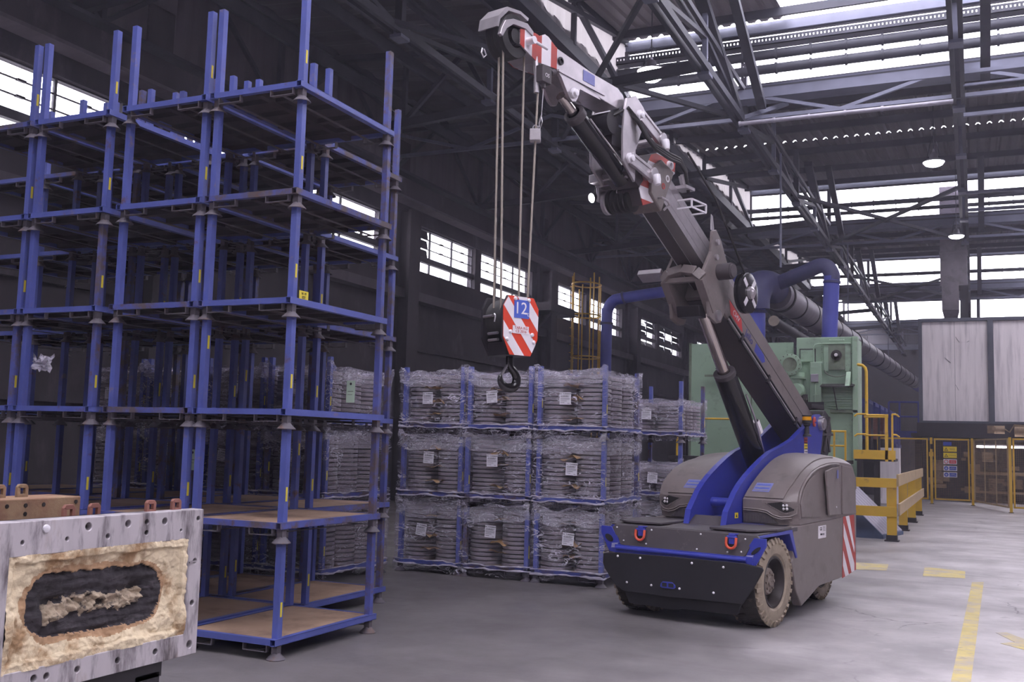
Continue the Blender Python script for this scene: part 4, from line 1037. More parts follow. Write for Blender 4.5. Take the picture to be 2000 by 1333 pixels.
# head plates carrying the jib
HP = [(-1.741, 4.807), (-1.582, 4.872), (-1.45, 4.80), (-1.361, 4.717), (-1.471, 4.578), (-1.577, 4.362), (-1.575, 4.20), (-1.585, 4.067), (-1.789, 4.213), (-1.80, 4.45), (-1.771, 4.701)]
for s in (-1, 1):
    m = M(); m.prism(HP, YZ, s*.155, s*.18); hp = cp('head_plate', m, 'metal', bevel=.005)
    for y, z in ((-1.526, 4.702), (-1.69, 4.26)):
        q = M(); q.lathe([(.05, 0), (.05, .02), (.032, .022), (.03, .045), (.001, .048)], (s*.18, y, z), (s, 0, 0), 20); obj('pin_head', q, 'bolt', hp, smooth=40)
for (y0, z0), (y1, z1) in (((-1.526, 4.702), (-1.15, 4.56)), ((-1.69, 4.26), (-1.31, 4.19))):
    m = M(); d = Vector((0, y1-y0, z1-z0)).normalized(); nrm = Vector((0, -d.z, d.y))
    for s in (-1, 1): 
        for o in (-.045, .045): m.bar(Vector((s*.20, y0, z0))+nrm*o, Vector((s*.20, y1, z1))+nrm*o, .035, .03)
        m.bar((s*.20, y0, z0), (s*.20, y1, z1), .02, .09)
        m.cyl((s*.175, y1, z1), (s*.235, y1, z1), .07, n=20)
    m.cyl((-.2, y1, z1), (.2, y1, z1), .04, n=16)
    lk = cp('link_arm', m, 'metal', bevel=.004)
    q = M(); q.lathe([(.045, 0), (.04, .05), (.028, .09), (.001, .095)], (.235, y1, z1-.01), (.3, 0, -1), 16); obj('pin_cone', q, 'bolt', lk, smooth=40)
for i in range(3):
    m = M(); m.tube([(.05+.03*i, -1.86, 4.62), (.14+.02*i, -1.72, 4.72), (.21, -1.60+.02*i, 4.62), (.24, -1.50+.02*i, 4.50), (.25, -1.34, 4.42+.02*i), (.24, -1.05, 4.40+.025*i), (.22, -.82, 4.42+.02*i), (.21, -.68, 4.36+.015*i), (.20, -.60, 4.18)], .016, 8); cp('boom_hose', m, 'rubber', smooth=60)
m = M(); m.cyl((-.1, -1.88, 4.55), (.12, -1.88, 4.55), .1, n=18); m.cyl((.0, -1.95, 4.42), (.0, -1.8, 4.62), .06, n=14); m.b2(-.12, .1, -1.86, -1.66, 4.36, 4.55); cp('jib_slew_valve', m, 'black', smooth=40)
m = M(); m.b2(.10, .24, -.72, -.54, 4.20, 4.23); m.b2(.1, .13, -.56, -.54, 4.2, 4.3); m.cyl((.18, -.64, 4.22), (.18, -.70, 4.34), .018); m.cyl((.14, -.6, 4.22), (.14, -.66, 4.34), .018); cp('hose_anchor', m, 'metal')
m = M()
for z in (4.0, 4.08):
    for x in (.08, .30): m.bar((x, -.72, z), (x, -.42, z), .015)
    for y in (-.72, -.42): m.bar((.08, y, z), (.30, y, z), .015)
for x in (.08, .30):
    for y in (-.72, -.42): m.bar((x, y, 4.0), (x, y, 4.08), .015)
cp('wire_basket', m, 'bolt', kind='stuff')
# rubber roller and work lamp on the front of the boom head
m = M(); m.lathe([(.03, -.31), (.10, -.31), (.115, -.30), (.115, -.265), (.105, -.255)], (0, -1.30, 3.99), (1, 0, 0), 28); ro = cp('roller', m, 'metal', smooth=35)
m = M(); m.lathe([(r, x) for k in range(5) for r, x in ((.108, -.25+k*.052), (.118, -.24+k*.052), (.118, -.215+k*.052), (.108, -.205+k*.052))]+[(.05, .02)], (0, -1.30, 3.99), (1, 0, 0), 28); obj('rubber_sleeve', m, 'rubber', ro, smooth=35)
m = M(); m.b2(-.33, .12, -1.46, -1.30, 4.11, 4.14); m.b2(-.31, .10, -1.60, -1.44, 4.12, 4.20); m.b2(-.33, -.30, -1.44, -1.28, 3.98, 4.14); cp('roller_guard', m, 'metal', bevel=.008)
m = M(); m.lathe([(.02, -.04), (.045, -.02), (.05, .03), (.045, .04)], (-.36, -1.42, 4.03), (-.3, -1, -.35), 20); wl_ = cp('work_lamp', m, 'black', smooth=40)
m = M(); m.lathe([(.044, .034), (.03, .045), (.001, .05)], (-.36, -1.42, 4.03), (-.3, -1, -.35), 20); obj('lit_lens', m, 'spotglow', wl_, smooth=60)
m = M(); m.cyl((-.36, -1.42, 4.06), (-.34, -1.40, 4.16), .012); m.tube([(-.34, -1.4, 4.16), (-.37, -1.46, 4.26), (-.33, -1.52, 4.4), (-.2, -1.6, 4.5)], .006, 6); obj('lamp_cable', m, 'rubber', wl_)
# jib with striped nose
JB = [(-3.257, 4.931), (-3.182, 4.952), (-3.05, 4.965), (-3.001, 4.961), (-2.93, 5.0), (-2.88, 4.995), (-2.772, 4.946), (-2.19, 4.90), (-1.80, 4.893), (-1.70, 4.85), (-1.66, 4.76), (-1.80, 4.70), (-1.997, 4.706), (-2.751, 4.765), (-3.032, 4.737), (-3.252, 4.806)]
m = M(); m.prism(JB, YZ, -.115, .115); jb = cp('jib', m, 'metal', bevel=.006)
for a, b, c_ in ((-3.26, -3.20, 'red'), (-3.20, -3.10, 'cwhite'), (-3.10, -2.97, 'red'), (-2.97, -2.84, 'cwhite'), (-2.84, -2.755, 'red')):
    P = clip_band(JB, a, b, 0)
    sl = [(y+(4.85-z)*-.25, z) for y, z in P]
    for s in (-1, 1):
        q = M(); q.prism(P, YZ, s*.115, s*.119); obj('painted_band', q, c_, jb)
for x in (.119,):
    q = M(); q.b2(.116, .1185, -2.36, -2.18, 4.79, 4.885); obj('blue_sticker', q, 'decal', jb)
    q = M(); q.b2(.115, .125, -2.73, -2.02, 4.752, 4.77); obj('side_rail', q, 'metal', jb)
    q = M(); q.lathe([(.035, 0), (.033, .012), (.02, .012), (.02, .002), (.001, .002)], (.116, -2.70, 4.85), (1, 0, 0), 18); obj('pin_hole', q, 'black', jb, smooth=40)
    q = M(); q.cyl((.119, -3.16, 4.86), (.19, -3.16, 4.86), .03, n=14); q.cyl((.17, -3.16, 4.86), (.19, -2.99, 4.84), .012, n=10); obj('sheave_pin', q, 'bolt', jb, smooth=40)
for s in (-1, 1):
    q = M(); q.prism([(-2.751, 4.765), (-2.68, 4.721), (-2.56, 4.585), (-2.51, 4.562), (-2.46, 4.575), (-2.434, 4.614), (-2.40, 4.70), (-2.075, 4.70), (-2.2, 4.765)], YZ, s*.085, s*.115); lg = obj('cylinder_lug', q, 'metal', jb)
q = M(); q.lathe([(.045, 0), (.045, .015), (.03, .018), (.028, .04), (.001, .042)], (.115, -2.50, 4.635), (1, 0, 0), 20); obj('lug_pin', q, 'bolt', jb, smooth=40)
# sheave head
sc_ = Vector((0, -3.30, 4.86))
m = M()
for x in (-.04, .0, .04, .08):
    m.lathe([(.09, x-.02), (.168, x-.022), (.172, x-.018), (.150, x), (.172, x+.018), (.168, x+.022), (.09, x+.02)], sc_, (1, 0, 0), 36)
m.cyl(sc_-Vector((.08, 0, 0)), sc_+Vector((.11, 0, 0)), .06, n=20)
sv = cp('tip_sheave', m, 'rubber', smooth=35)
m = M(); g = [(-3.15, 5.035), (-3.25, 5.055), (-3.40, 5.03), (-3.50, 4.93), (-3.52, 4.86), (-3.535, 4.86), (-3.52, 4.95), (-3.42, 5.055), (-3.25, 5.08), (-3.14, 5.06)]
m.prism(g, YZ, -.08, .11); q = [(-3.10, 4.96), (-3.18, 5.0), (-3.36, 4.975), (-3.46, 4.93), (-3.50, 4.86), (-3.52, 4.80), (-3.49, 4.79), (-3.44, 4.87), (-3.36, 4.93), (-3.2, 4.95), (-3.1, 4.92)]
obj('rope_guard', m, 'metal', sv)
for x in (.10,):
    m = M(); m.prism(q, YZ, x, x+.03); obj('guard_arm', m, 'metal', sv, bevel=.003)
m = M(); m.tube([(-.07, -3.49, 4.74), (-.07, -3.50, 4.70), (-.07, -3.47, 4.67), (-.07, -3.44, 4.70), (-.07, -3.47, 4.74)], .006, 6); obj('pin_ring', m, 'bolt', sv)
# jib cylinder
m = M(); m.cyl((0, -2.28, 4.512), (0, -1.52, 4.13), .085, n=28); jc = cp('jib_cylinder', m, 'blackgloss', smooth=40)
m = M(); m.lathe([(.085, -.02), (.095, -.015), (.095, .05), (.06, .055)], (0, -2.28, 4.512), (0, -.893, .449), 28); obj('gland', m, 'cgreyd', jc, smooth=40)
m = M(); m.cyl((0, -2.28, 4.512), (0, -2.52, 4.632), .045, n=20); obj('rod', m, 'chrome', jc, smooth=40)
m = M(); m.tube([(.09, -2.2, 4.5), (.1, -1.6, 4.2)], .008, 6); obj('feed_pipe', m, 'metal', jc, smooth=60)
m = M(); m.prism([(-1.65, 4.16), (-1.44, 4.06), (-1.36, 4.14), (-1.42, 4.24), (-1.60, 4.25)], YZ, -.14, .14); cp('cylinder_mount', m, 'cgreyd', bevel=.006)
# overload switch on the jib
m = M(); m.b2(.125, .195, -3.05, -2.93, 4.56, 4.70); m.cyl((.16, -2.99, 4.52), (.16, -2.99, 4.57), .02); m.cyl((.16, -2.90, 4.68), (.16, -2.84, 4.70), .025); ob = cp('overload_switch', m, 'cgreyd', bevel=.006)
lettering('OS', .045, frame_mtx((.197, -2.99, 4.62), (0, 1, 0), (0, 0, 1)), 'cwhite', ob)
m = M(); m.cyl((.12, -3.03, 4.48), (.12, -3.03, 4.60), .022, n=12); m.cyl((.12, -3.03, 4.60), (.10, -3.03, 4.78), .02, n=12); cp('rope_socket', m, 'metal', smooth=40)
def rope(p, q, r=.009):
    m = M(); m.tube([p, q], r, 8); return cp('hoist_rope', m, 'rope', smooth=60)
rope((-.02, -3.345, 4.85), (-.02, -3.32, 2.72)); rope((.05, -3.385, 4.85), (.05, -3.32, 2.70)); rope((.05, -3.11, 4.80), (.05, -3.10, 2.74)); rope((.12, -3.01, 4.5), (.12, -3.08, 2.76))
m = M(); m.tube([(.16, -2.99, 4.54), (.155, -3.0, 4.30), (.13, -3.02, 4.16)], .004, 6); m.tube([(.15, -3.0, 4.30), (.165, -3.0, 4.24), (.145, -3.0, 4.19), (.13, -3.0, 4.24), (.15, -3.0, 4.30)], .004, 6); cp('switch_wire', m, 'metal')
def wl2(x, y, z): return Vector((OX, OY, 0)) + Matrix.Rotation(-TH, 3, 'Z') @ Vector((x, y, z))
# rope weight (hangs on the switch wire)
p = wl2(.12, -3.03, 4.13)
t = thing('rope_weight', 'small grey concrete block threaded on the crane rope', 'weight', p, .35)
m = M(); m.box(0, 0, 0, .085, .085, .095); obj('block', m, 'concrete', t, bevel=.006)
m = M(); m.tube([(.02*math.cos(a), 0, .065+.02*math.sin(a)) for a in (2*math.pi*i/12 for i in range(13))], .004, 6); obj('eye', m, 'metal', t)
# hook block
p = wl2(.03, -3.17, 2.36)
t = thing('hook_block', 'black crane hook block with red and white striped cheek and number 12', 'hook block', p, math.radians(-28))
def side_plate(x0, x1): 
    m = M(); m.prism([(-.10, 0), (-.17, .13), (-.175, .36), (-.13, .455), (.13, .455), (.175, .36), (.17, .13), (.10, 0)], YZ, x0, x1); return m
pl2 = [(-.10, 0), (-.165, .13), (-.17, .37), (-.12, .45), (.12, .45), (.17, .37), (.165, .13), (.10, 0)]
obj('cheek_plate', side_plate(-.15, -.125), 'black', t, bevel=.004)
c1 = obj('cheek_plate', side_plate(.105, .125), 'black', t, bevel=.004)
m = M(); m.prism(pl2, YZ, .125, .131); sp = obj('striped_plate', m, 'redor', t); sp['label'] = 'red and white hazard plate numbered 12'
def band_poly(poly, c0, c1):
    # diagonal band: keep c0 <= z + 1.15*y < c1   (stripes fall to the right)
    P = [(y, z+1.25*y) for y, z in poly]; P = clip_band(P, c0, c1); return [(y, v-1.25*y) for y, v in P]
for c0 in (-.10, .135, .37):
    P = band_poly(pl2, c0+.03, c0+.148)
    if len(P) > 2: q = M(); q.prism(P, YZ, .131, .133); obj('white_stripe', q, 'cwhite', sp)
q = M(); q.b2(.1335, .136, -.07, .075, .285, .425); obj('number_plate', q, 'decalb', sp)
lettering('12', .13, frame_mtx((.1365, -.008, .357), (0, 1, 0), (0, 0, 1)), 'cwhite', sp); lettering('t', .05, frame_mtx((.1365, .062, .32), (0, 1, 0), (0, 0, 1)), 'cwhite', sp)
q = M(); q.b2(.1335, .136, -.08, .075, .165, .225); rp = obj('rating_plate', q, 'cwhite', sp)
lettering('TARA KG', .03, frame_mtx((.1365, 0, .208), (0, 1, 0), (0, 0, 1)), 'red', sp); lettering('CE 2016', .03, frame_mtx((.1365, 0, .182), (0, 1, 0), (0, 0, 1)), 'red', sp)
for y, z in ((-.06, .432), (.07, .43), (-.13, .115), (.125, .11), (-.10, .175), (.11, .165)):
    q = M(); q.lathe([(.016, 0), (.016, .008), (.01, .016), (.001, .017)], (.131, y, z), (1, 0, 0), 10); obj('plate_bolt', q, 'bolt', t, smooth=40)
m = M()
for x in (-.09, -.03, .03, .085):
    m.lathe([(.06, x-.025), (.155, x-.027), (.165, x-.02), (.14, x), (.165, x+.02), (.155, x+.027), (.06, x+.025)], (0, 0, .285), (1, 0, 0), 32)
obj('sheave', m, 'rubber', t, smooth=35)
for y, z, x0, x1 in ((-.17, .30, -.12, .0), (-.165, .165, -.06, .06), (-.16, .115, -.06, .06)):
    m = M(); m.cyl((x0, y, z), (x1, y, z), .011, n=10); obj('rope_keeper', m, 'metal', t, smooth=40)
m = M(); m.tube([(.04, -.175, .29+.0), (.045, -.19, .31), (.055, -.19, .30), (.05, -.185, .28), (.035, -.18, .25)], .005, 6); obj('split_pin', m, 'bolt', t)
m = M(); m.b2(-.125, .105, -.12, .12, .0, .10); obj('crosshead', m, 'black', t, bevel=.006)
m = M(); P = [(0, 0, .02), (0, 0, -.04), (0, .01, -.085), (0, .05, -.12), (0, .075, -.17), (0, .06, -.225), (0, .0, -.245), (0, -.06, -.225), (0, -.085, -.18), (0, -.08, -.145)]
RR = [.03, .03, .03, .033, .036, .038, .038, .033, .024, .012]
Pv = [Vector(q) for q in P]; n = 14; V = []
def cat(P, t):
    i = min(int(t), len(P)-2); f = t-i; a, b = P[i], P[i+1]; p0 = P[max(i-1, 0)]; p3 = P[min(i+2, len(P)-1)]
    return (2*a+(b-p0)*f+(2*p0-5*a+4*b-p3)*f*f+(3*a-p0-3*b+p3)*f**3)*.5
K = 40
for k in range(K+1):
    tt = k*(len(P)-1)/K*.9999; c = cat(Pv, tt); d = (cat(Pv, min(tt+.05, len(P)-1.001))-cat(Pv, max(tt-.05, 0))).normalized(); i = int(tt); r = RR[i]+(RR[i+1]-RR[i])*(tt-i)
    a = Vector((1, 0, 0)); e = d.cross(a)
    V += [c+(a*math.cos(w)*.8+e*math.sin(w))*r for w in (2*math.pi*j/n for j in range(n))]
m.add(V, [(k*n+j, k*n+(j+1) % n, (k+1)*n+(j+1) % n, (k+1)*n+j) for k in range(K) for j in range(n)]+[tuple(range(K*n, K*n+n))])
obj('hook', m, 'blackgloss', t, smooth=60)
m = M(); m.bar((0, -.015, -.06), (0, -.075, -.15), .02, .012); obj('latch', m, 'metal', t)

# ================================================================ MACHINES AND FITTINGS AT THE FAR SIDE
# ---- pale green press
PY = 24.0
def px_(a): return -3.74+(1380+a/4.76-1555)*.01136
def pz_(b): return 4.3-(640+b/4.76-659)*.01163
t = thing('green_press', 'pale green press column with round boss and oily recessed panel', 'press', (0, PY, 0))
G = lambda n, m, mt_='green', par=t, **k: obj(n, m, mt_, par, **k)
m = M(); m.b2(-3.74, -2.42, .05, 1.3, 0, 4.3); bd = G('column', m, bevel=.015)
m = M(); m.b2(-2.50, -2.38, -.03, .3, 0, 4.3); G('corner_pillar', m, bevel=.01)
for a0, a1, b0, b1, th, mt_ in ((1090, 1340, 155, 415, .04, 'green'), (1135, 1290, 165, 405, .055, 'greend')):
    m = M(); m.b2(px_(a0), px_(a1), .05-th, .06, pz_(b1), pz_(b0)); pn = G('recessed_panel', m, mt_, bevel=.008)
m = M(); m.lathe([(.12, 0), (.12, .03), (.085, .035), (.08, .07), (.045, .08), (.04, .11), (.001, .115)], (px_(1210), 0, pz_(265)), (0, -1, 0), 24); G('boss', m, 'grease', smooth=40)
m = M(); m.lathe([(.04, .11), (.035, .125), (.001, .127)], (px_(1210), 0, pz_(265)), (0, -1, 0), 18); G('shaft_end', m, 'cwhite', smooth=40)
m = M(); m.b2(px_(1150), px_(1280), -.02, .0, pz_(400), pz_(330)); G('drip_plate', m, 'greend')
m = M(); m.b2(px_(870), px_(1010), .0, .05, pz_(330), pz_(205)); G('hatch', m, 'green', bevel=.03)
m = M()
for a0, a1, b0, b1 in ((865, 1015, 200, 208), (865, 873, 200, 330), (1007, 1015, 200, 330)): m.b2(px_(a0), px_(a1), -.004, .05, pz_(b1), pz_(b0))
G('hatch_seal', m, 'grease')
m = M(); m.tube([(px_(1000), -.0, pz_(330)), (px_(1000), -.0, pz_(190)), (px_(1015), -.0, pz_(162)), (px_(1050), 0, pz_(155)), (px_(1340), 0, pz_(155))], .018, 8); G('conduit', m, 'green', smooth=60)
m = M(); m.b2(px_(970), px_(1075), -.12, .05, pz_(1000), pz_(330)); G('cable_duct', m, bevel=.01)
m = M(); m.b2(px_(980), px_(1050), -.2, -.12, pz_(520), pz_(445)); G('junction_box', m, 'grey', bevel=.01)
m = M(); m.cyl((px_(1020), -.15, pz_(520)), (px_(1020), -.15, pz_(760)), .02); m.b2(px_(995), px_(1045), -.17, -.12, pz_(645), pz_(635)); G('box_conduit', m, 'green')
m = M(); m.tube([(px_(1215)+.28*math.cos(a), .0, pz_(400)+.16*math.sin(a)) for a in [math.pi+math.pi*i/14 for i in range(15)]], .012, 6); G('half_round_lip', m, 'greend')
m = M(); m.prism([(0.05, pz_(530)), (-.35, pz_(560)), (-.35, pz_(570)), (.05, pz_(545))], lambda u, v, q: (q, u, v), px_(1075), px_(1375)); G('drip_hood', m, 'grease')
m = M(); m.prism([(0.05, pz_(420)), (-.02, pz_(420)), (-.34, pz_(560)), (.05, pz_(560))], lambda u, v, q: (q, u, v), px_(1300), px_(1340)); G('hood_bracket', m)
m = M()
for k in range(9): m.b2(px_(1080), px_(1375), .02, .055, pz_(580+22*k)-.018, pz_(580+22*k)+.018)
G('louvre', m, 'green', kind='stuff')
m = M(); m.bar((px_(1180), -.02, pz_(560)), (px_(1215), -.02, pz_(775)), .02); G('hanging_pipe', m, 'grease')
m = M(); m.b2(px_(1150), px_(1400), -.03, .06, pz_(800), pz_(775)); G('mid_rail', m, 'greend')
m = M(); m.tube([(px_(1145), .1, 4.25), (px_(1145), .0, pz_(125)), (px_(1275), .0, pz_(125)), (px_(1275), .1, 4.25)], .015, 8); G('lifting_handle', m)
rb = M()
for i in range(40):
    a, b = random.choice(((1065, 1085), (1345, 1365), (1085, 1350))), random.uniform(120, 900)
    rb.box(px_(random.uniform(*a)), .0, pz_(b), .018, .02, .018)
G('rivets', rb, 'greend', kind='stuff')
# flanged motor and elbows left of the column
t = thing('flanged_motor', 'green flanged round motor housing beside the press column', 'motor', (0, PY-.1, 0))
m = M(); m.lathe([(.02, -.3), (.2, -.3), (.25, -.28), (.25, -.2), (.2, -.18), (.2, .3), (.02, .3)], (px_(800), 0, pz_(360)), (0, 1, 0), 30); mo = obj('housing', m, 'green', t, smooth=35)
m = M()
for i in range(14): a = i*math.pi/7; m.cyl((px_(800)+.225*math.cos(a), -.32, pz_(360)+.225*math.sin(a)), (px_(800)+.225*math.cos(a), -.29, pz_(360)+.225*math.sin(a)), .015, n=6)
obj('flange_bolts', m, 'greend', mo, kind='stuff')
m = M(); m.lathe([(.16, -.31), (.12, -.305), (.001, -.30)], (px_(800), 0, pz_(360)), (0, 1, 0), 24); obj('face_plate', m, 'greend', mo)
m = M(); m.cyl((px_(850), 0, pz_(480)), (px_(850), 0, pz_(430)), .17, n=24); m.b2(px_(800), px_(925), -.2, .2, pz_(490), pz_(470)); m.cyl((px_(840), 0, pz_(640)), (px_(840), 0, pz_(490)), .15, n=24); m.lathe([(.02, -.2), (.15, -.2), (.19, -.1), (.19, .1), (.15, .2), (.02, .2)], (px_(845), 0, pz_(600)), (0, 1, 0), 24); obj('valve_body', m, 'green', t, smooth=35)
m = M()
for k in range(5): m.tube([(px_(900+12*k), -.1, pz_(640)), (px_(890+16*k), -.18, pz_(690)), (px_(905+10*k), -.1, pz_(760))], .018, 6)
obj('hoses', m, 'grease', t, kind='stuff')
# flat green guard wall
t = thing('green_guard_wall', 'tall flat pale green sheet-metal guard behind the wrapped racks', 'guard wall', (0, PY+.6, 0))
m = M(); m.b2(-6.38, -3.9, 0, .08, 0, 4.25); obj('sheet', m, 'green', t)
m = M(); m.b2(-6.42, -6.36, -.02, .1, 0, 4.27); m.b2(-4.9, -4.87, -.012, .0, 0, 4.25); obj('edge_strip', m, 'greend', t)
m = M(); m.bar((-6.0, -.1, 3.45), (-5.55, -.1, 3.45), .05); m.bar((-5.5, -.1, 3.32), (-5.5, -.1, 3.58), .05); m.b2(-5.72, -5.6, -.12, .0, 3.4, 3.5); obj('door_handle', m, 'greend', t)
m = M(); m.tube([(-5.75, -.03, 3.62), (-5.62, -.05, 3.8), (-5.5, -.03, 3.9)], .012, 6); m.b2(-5.35, -5.3, -.02, 0, 2.6, 2.68); m.b2(-5.2, -5.15, -.02, 0, 2.6, 2.68); m.b2(-4.95, -4.9, -.03, 0, 2.3, 2.5); obj('fittings', m, 'grease', t, kind='stuff')
def railing(nm, label, pts, h, posts, mid=1, mt_='yellow', r=.022, z0=0, toe=0):
    t = thing(nm, label, 'railing')
    m = M(); m.tube([(x, y, z+h) for x, y, z in pts], r, 8); obj('top_rail', m, mt_, t, smooth=60)
    for k in range(mid): m = M(); m.tube([(x, y, z+h*(k+1)/(mid+1)) for x, y, z in pts], r*.9, 8); obj('mid_rail', m, mt_, t, smooth=60)
    for (x, y, z) in posts: m = M(); m.bar((x, y, z), (x, y, z+h), r*1.8); obj('post', m, mt_, t)
    if toe: m = M(); m.bar((pts[0][0], pts[0][1], pts[0][2]+toe/2), (pts[-1][0], pts[-1][1], pts[-1][2]+toe/2), .02, toe); obj('toe_board', m, mt_, t)
    return t
m = M(); m.b2(-6.4, -2.45, 22.7, 23.6, 1.42, 1.5)
for x in (-6.3, -5, -3.8, -2.55): m.b2(x-.05, x+.05, 22.75, 22.85, 0, 1.42); m.b2(x-.05, x+.05, 23.45, 23.55, 0, 1.42)
obj('press_walkway', m, 'black', label='dark steel walkway in front of the green press', cat='walkway')
railing('walkway_railing', 'thin yellow railing along the walkway by the green guard', [(-6.2, 22.75, 1.5), (-4.6, 22.75, 1.5)], .85, [(-6.2, 22.75, 1.5), (-4.62, 22.75, 1.5)], 0)
railing('walkway_railing', 'thin yellow railing in front of the green press column', [(-3.45, 22.75, 1.5), (-2.5, 22.75, 1.5)], .62, [(-3.4, 22.75, 1.5), (-3.05, 22.75, 1.5), (-2.75, 22.75, 1.5), (-2.52, 22.75, 1.5)], 1)
t = thing('access_platform', 'raised platform with yellow kick board and guard rails beside the press', 'platform', (0, 23.4, 0))
m = M(); m.b2(-2.4, -1.58, 0, 1.0, 1.50, 1.56); obj('deck', m, 'black', t)
m = M(); m.b2(-2.42, -1.56, -.03, .0, 1.54, 1.74); obj('kick_board', m, 'yellow', t)
for x in (-2.3, -1.95): m = M(); m.b2(x-.06, x+.06, .05, .17, 0, 1.5); obj('leg', m, 'black', t)
for x in (-1.74, -1.62): m = M(); m.bar((x, 0, 1.5), (x, 0, 2.52), .06 if x < -1.7 else .04); obj('post', m, 'yellow', t)
for z in (2.46, 2.50, 2.06): m = M(); m.tube([(-2.2, .02, z), (-1.7, .0, z)], .02, 8); obj('rail', m, 'yellow', t, smooth=60)
for z in (2.52, 2.08): m = M(); m.tube([(-2.4, .0, z-.05), (-2.34, 0, z), (-2.15, .0, z)], .02, 8); m.tube([(-1.62, 0, z), (-1.55, .1, z), (-1.5, .25, z-.04)], .02, 8); obj('bent_rail', m, 'yellow', t, smooth=60)
m = M(); m.tube([(-2.2, .6, 1.5), (-2.2, .6, 3.5), (-2.22, .6, 3.58), (-2.28, .6, 3.64), (-2.4, .6, 3.66)], .035, 10); obj('gooseneck_pipe', m, 'yellow', t, smooth=60)
for x in (-2.2, -2.1, -1.95): m = M(); m.bar((x, .7, 1.55), (x, .7, 2.5), .05); obj('valve_stem', m, 'black', t)

# ---- yellow guard rail on I-posts
t = thing('guard_rail', 'heavy yellow guard rail of boards on I-section posts beside the ramp', 'guard rail')
for i, (x, y) in enumerate(((-1.48, 21.0), (-1.46, 24.05), (-1.44, 27.0), (-1.44, 30.2))):
    m = M()
    for s in (-1, 1): m.b2(x-.085, x+.085, y+s*.08-.008, y+s*.08+.008, .1, 1.08)
    m.b2(x-.006, x+.006, y-.08, y+.08, .1, 1.08); po = obj('post', m, 'yellow', t)
    m = M(); m.b2(x-.13, x+.13, y-.13, y+.13, .0, .025); m.b2(x-.10, x+.10, y-.1, y+.1, .02, .12); obj('base_plate', m, 'black', po)
for z0, z1, xx in ((1.05, 1.28, -1.36), (.50, .72, -1.34)):
    m = M(); m.b2(xx-.02, xx+.02, 20.85, 30.9, z0, z1); obj('board', m, 'ydusty', t, bevel=.005)
for z0, z1 in ((1.02, 1.2), (.47, .66)):
    m = M(); m.b2(-4.6, -1.38, 20.86, 20.9, z0, z1); obj('board', m, 'yellow', t, bevel=.005)
# ---- leaning planked ramp
t = thing('planked_ramp', 'grey planked ramp wedge with blue sides behind the guard rail', 'ramp')
m = M(); m.prism([(-1.72, .0), (-1.80, .0), (-3.1, 0), (-3.1, 1.36), (-1.72, .02)], lambda u, v, q: (u, q, v), 21.42, 21.47); obj('side_plate', m, 'rampside', t)
m = M(); m.bar((-1.70, 21.40, .03), (-3.1, 21.40, 1.42), .07, .09); m.bar((-1.70, 21.4, .03), (-1.42, 22.9, .03), .06, .09); obj('edge_beam', m, 'rampside', t)
for k in range(8):
    y = 21.5+.19*k; x0 = -1.70+.035*k
    m = M(); m.bar((x0, y, .06), (x0-1.4, y, 1.46), .18, .03, up=(0, 1, 0)) if False else m.add([(x0, y, .05), (x0+.03, y+.18, .05), (x0-1.37, y+.18, 1.44), (x0-1.4, y, 1.44), (x0, y, .09), (x0+.03, y+.18, .09), (x0-1.37, y+.18, 1.48), (x0-1.4, y, 1.48)], [(0, 3, 2, 1), (4, 5, 6, 7), (0, 1, 5, 4), (1, 2, 6, 5), (2, 3, 7, 6), (3, 0, 4, 7)])
    obj('plank', m, 'grating', t)

# ---- ducts and pipes
def smooth_path(pts, n=10):
    P = [Vector(p) for p in pts]; out = []
    for i in range(len(P)-1):
        a, b = P[i], P[i+1]; p0 = P[max(i-1, 0)]; p3 = P[min(i+2, len(P)-1)]
        for k in range(n):
            f = k/n; out.append(.5*(2*a+(b-p0)*f+(2*p0-5*a+4*b-p3)*f*f+(3*a-p0-3*b+p3)*f**3))
    return out+[P[-1]]
t = thing('main_duct', 'large grey spiral air duct receding across the hall', 'duct')
a, b = Vector((-4.9, 28.0, 5.95)), Vector((-3.74, 75, 6.55))
m = M(); m.cyl(a, b, .42, n=28); obj('tube', m, 'duct', t, smooth=40)
for k in range(17):
    f = (k+.3)/17; c = a+(b-a)*(f**1.15); m = M(); m.cyl(c, c+(b-a).normalized()*.12, .435 if k % 3 else .46, n=28); obj('joint_ring', m, 'ductgap', t, smooth=40)
m = M(); m.cyl(b, b+Vector((.1, 5, .05)), .43, n=24); obj('blue_end', m, 'bluepipe', t, smooth=40)
t = thing('blue_downpipe', 'thick blue pipe rising out of the green press column', 'pipe')
m = M(); m.cyl((-3.42, 27, 3.5), (-3.30, 27, 6.2), .2, n=24); obj('riser', m, 'bluepipe', t, smooth=40)
m = M(); m.tube(smooth_path([(-3.30, 27, 6.1), (-3.30, 27, 6.25), (-3.42, 27, 6.45), (-3.62, 27.05, 6.5), (-4.0, 27.2, 6.38), (-4.9, 27.6, 6.12)]), .2, 22); obj('elbow', m, 'bluedark', t, smooth=60)
m = M(); m.cyl((-3.305, 27, 6.02), (-3.302, 27, 6.08), .225, n=24); obj('flange', m, 'bluedark', t, smooth=40)
t = thing('blue_downpipe', 'blue riser pipe with dusty elbow feeding the large duct, behind the boom', 'pipe')
m = M(); m.cyl((-5.30, 27, 0), (-5.28, 27, 5.45), .28, n=24); obj('riser', m, 'bluepipe', t, smooth=40)
m = M(); m.tube(smooth_path([(-5.28, 27, 5.4), (-5.28, 27, 5.7), (-5.2, 27.2, 6.05), (-5.0, 27.7, 6.12), (-4.88, 28.6, 5.98)]), .40, 24); obj('elbow', m, 'bluedark', t, smooth=60)
m = M(); m.cyl((-5.28, 27, 5.3), (-5.28, 27, 5.36), .32, n=24); obj('flange', m, 'bluedark', t, smooth=40)
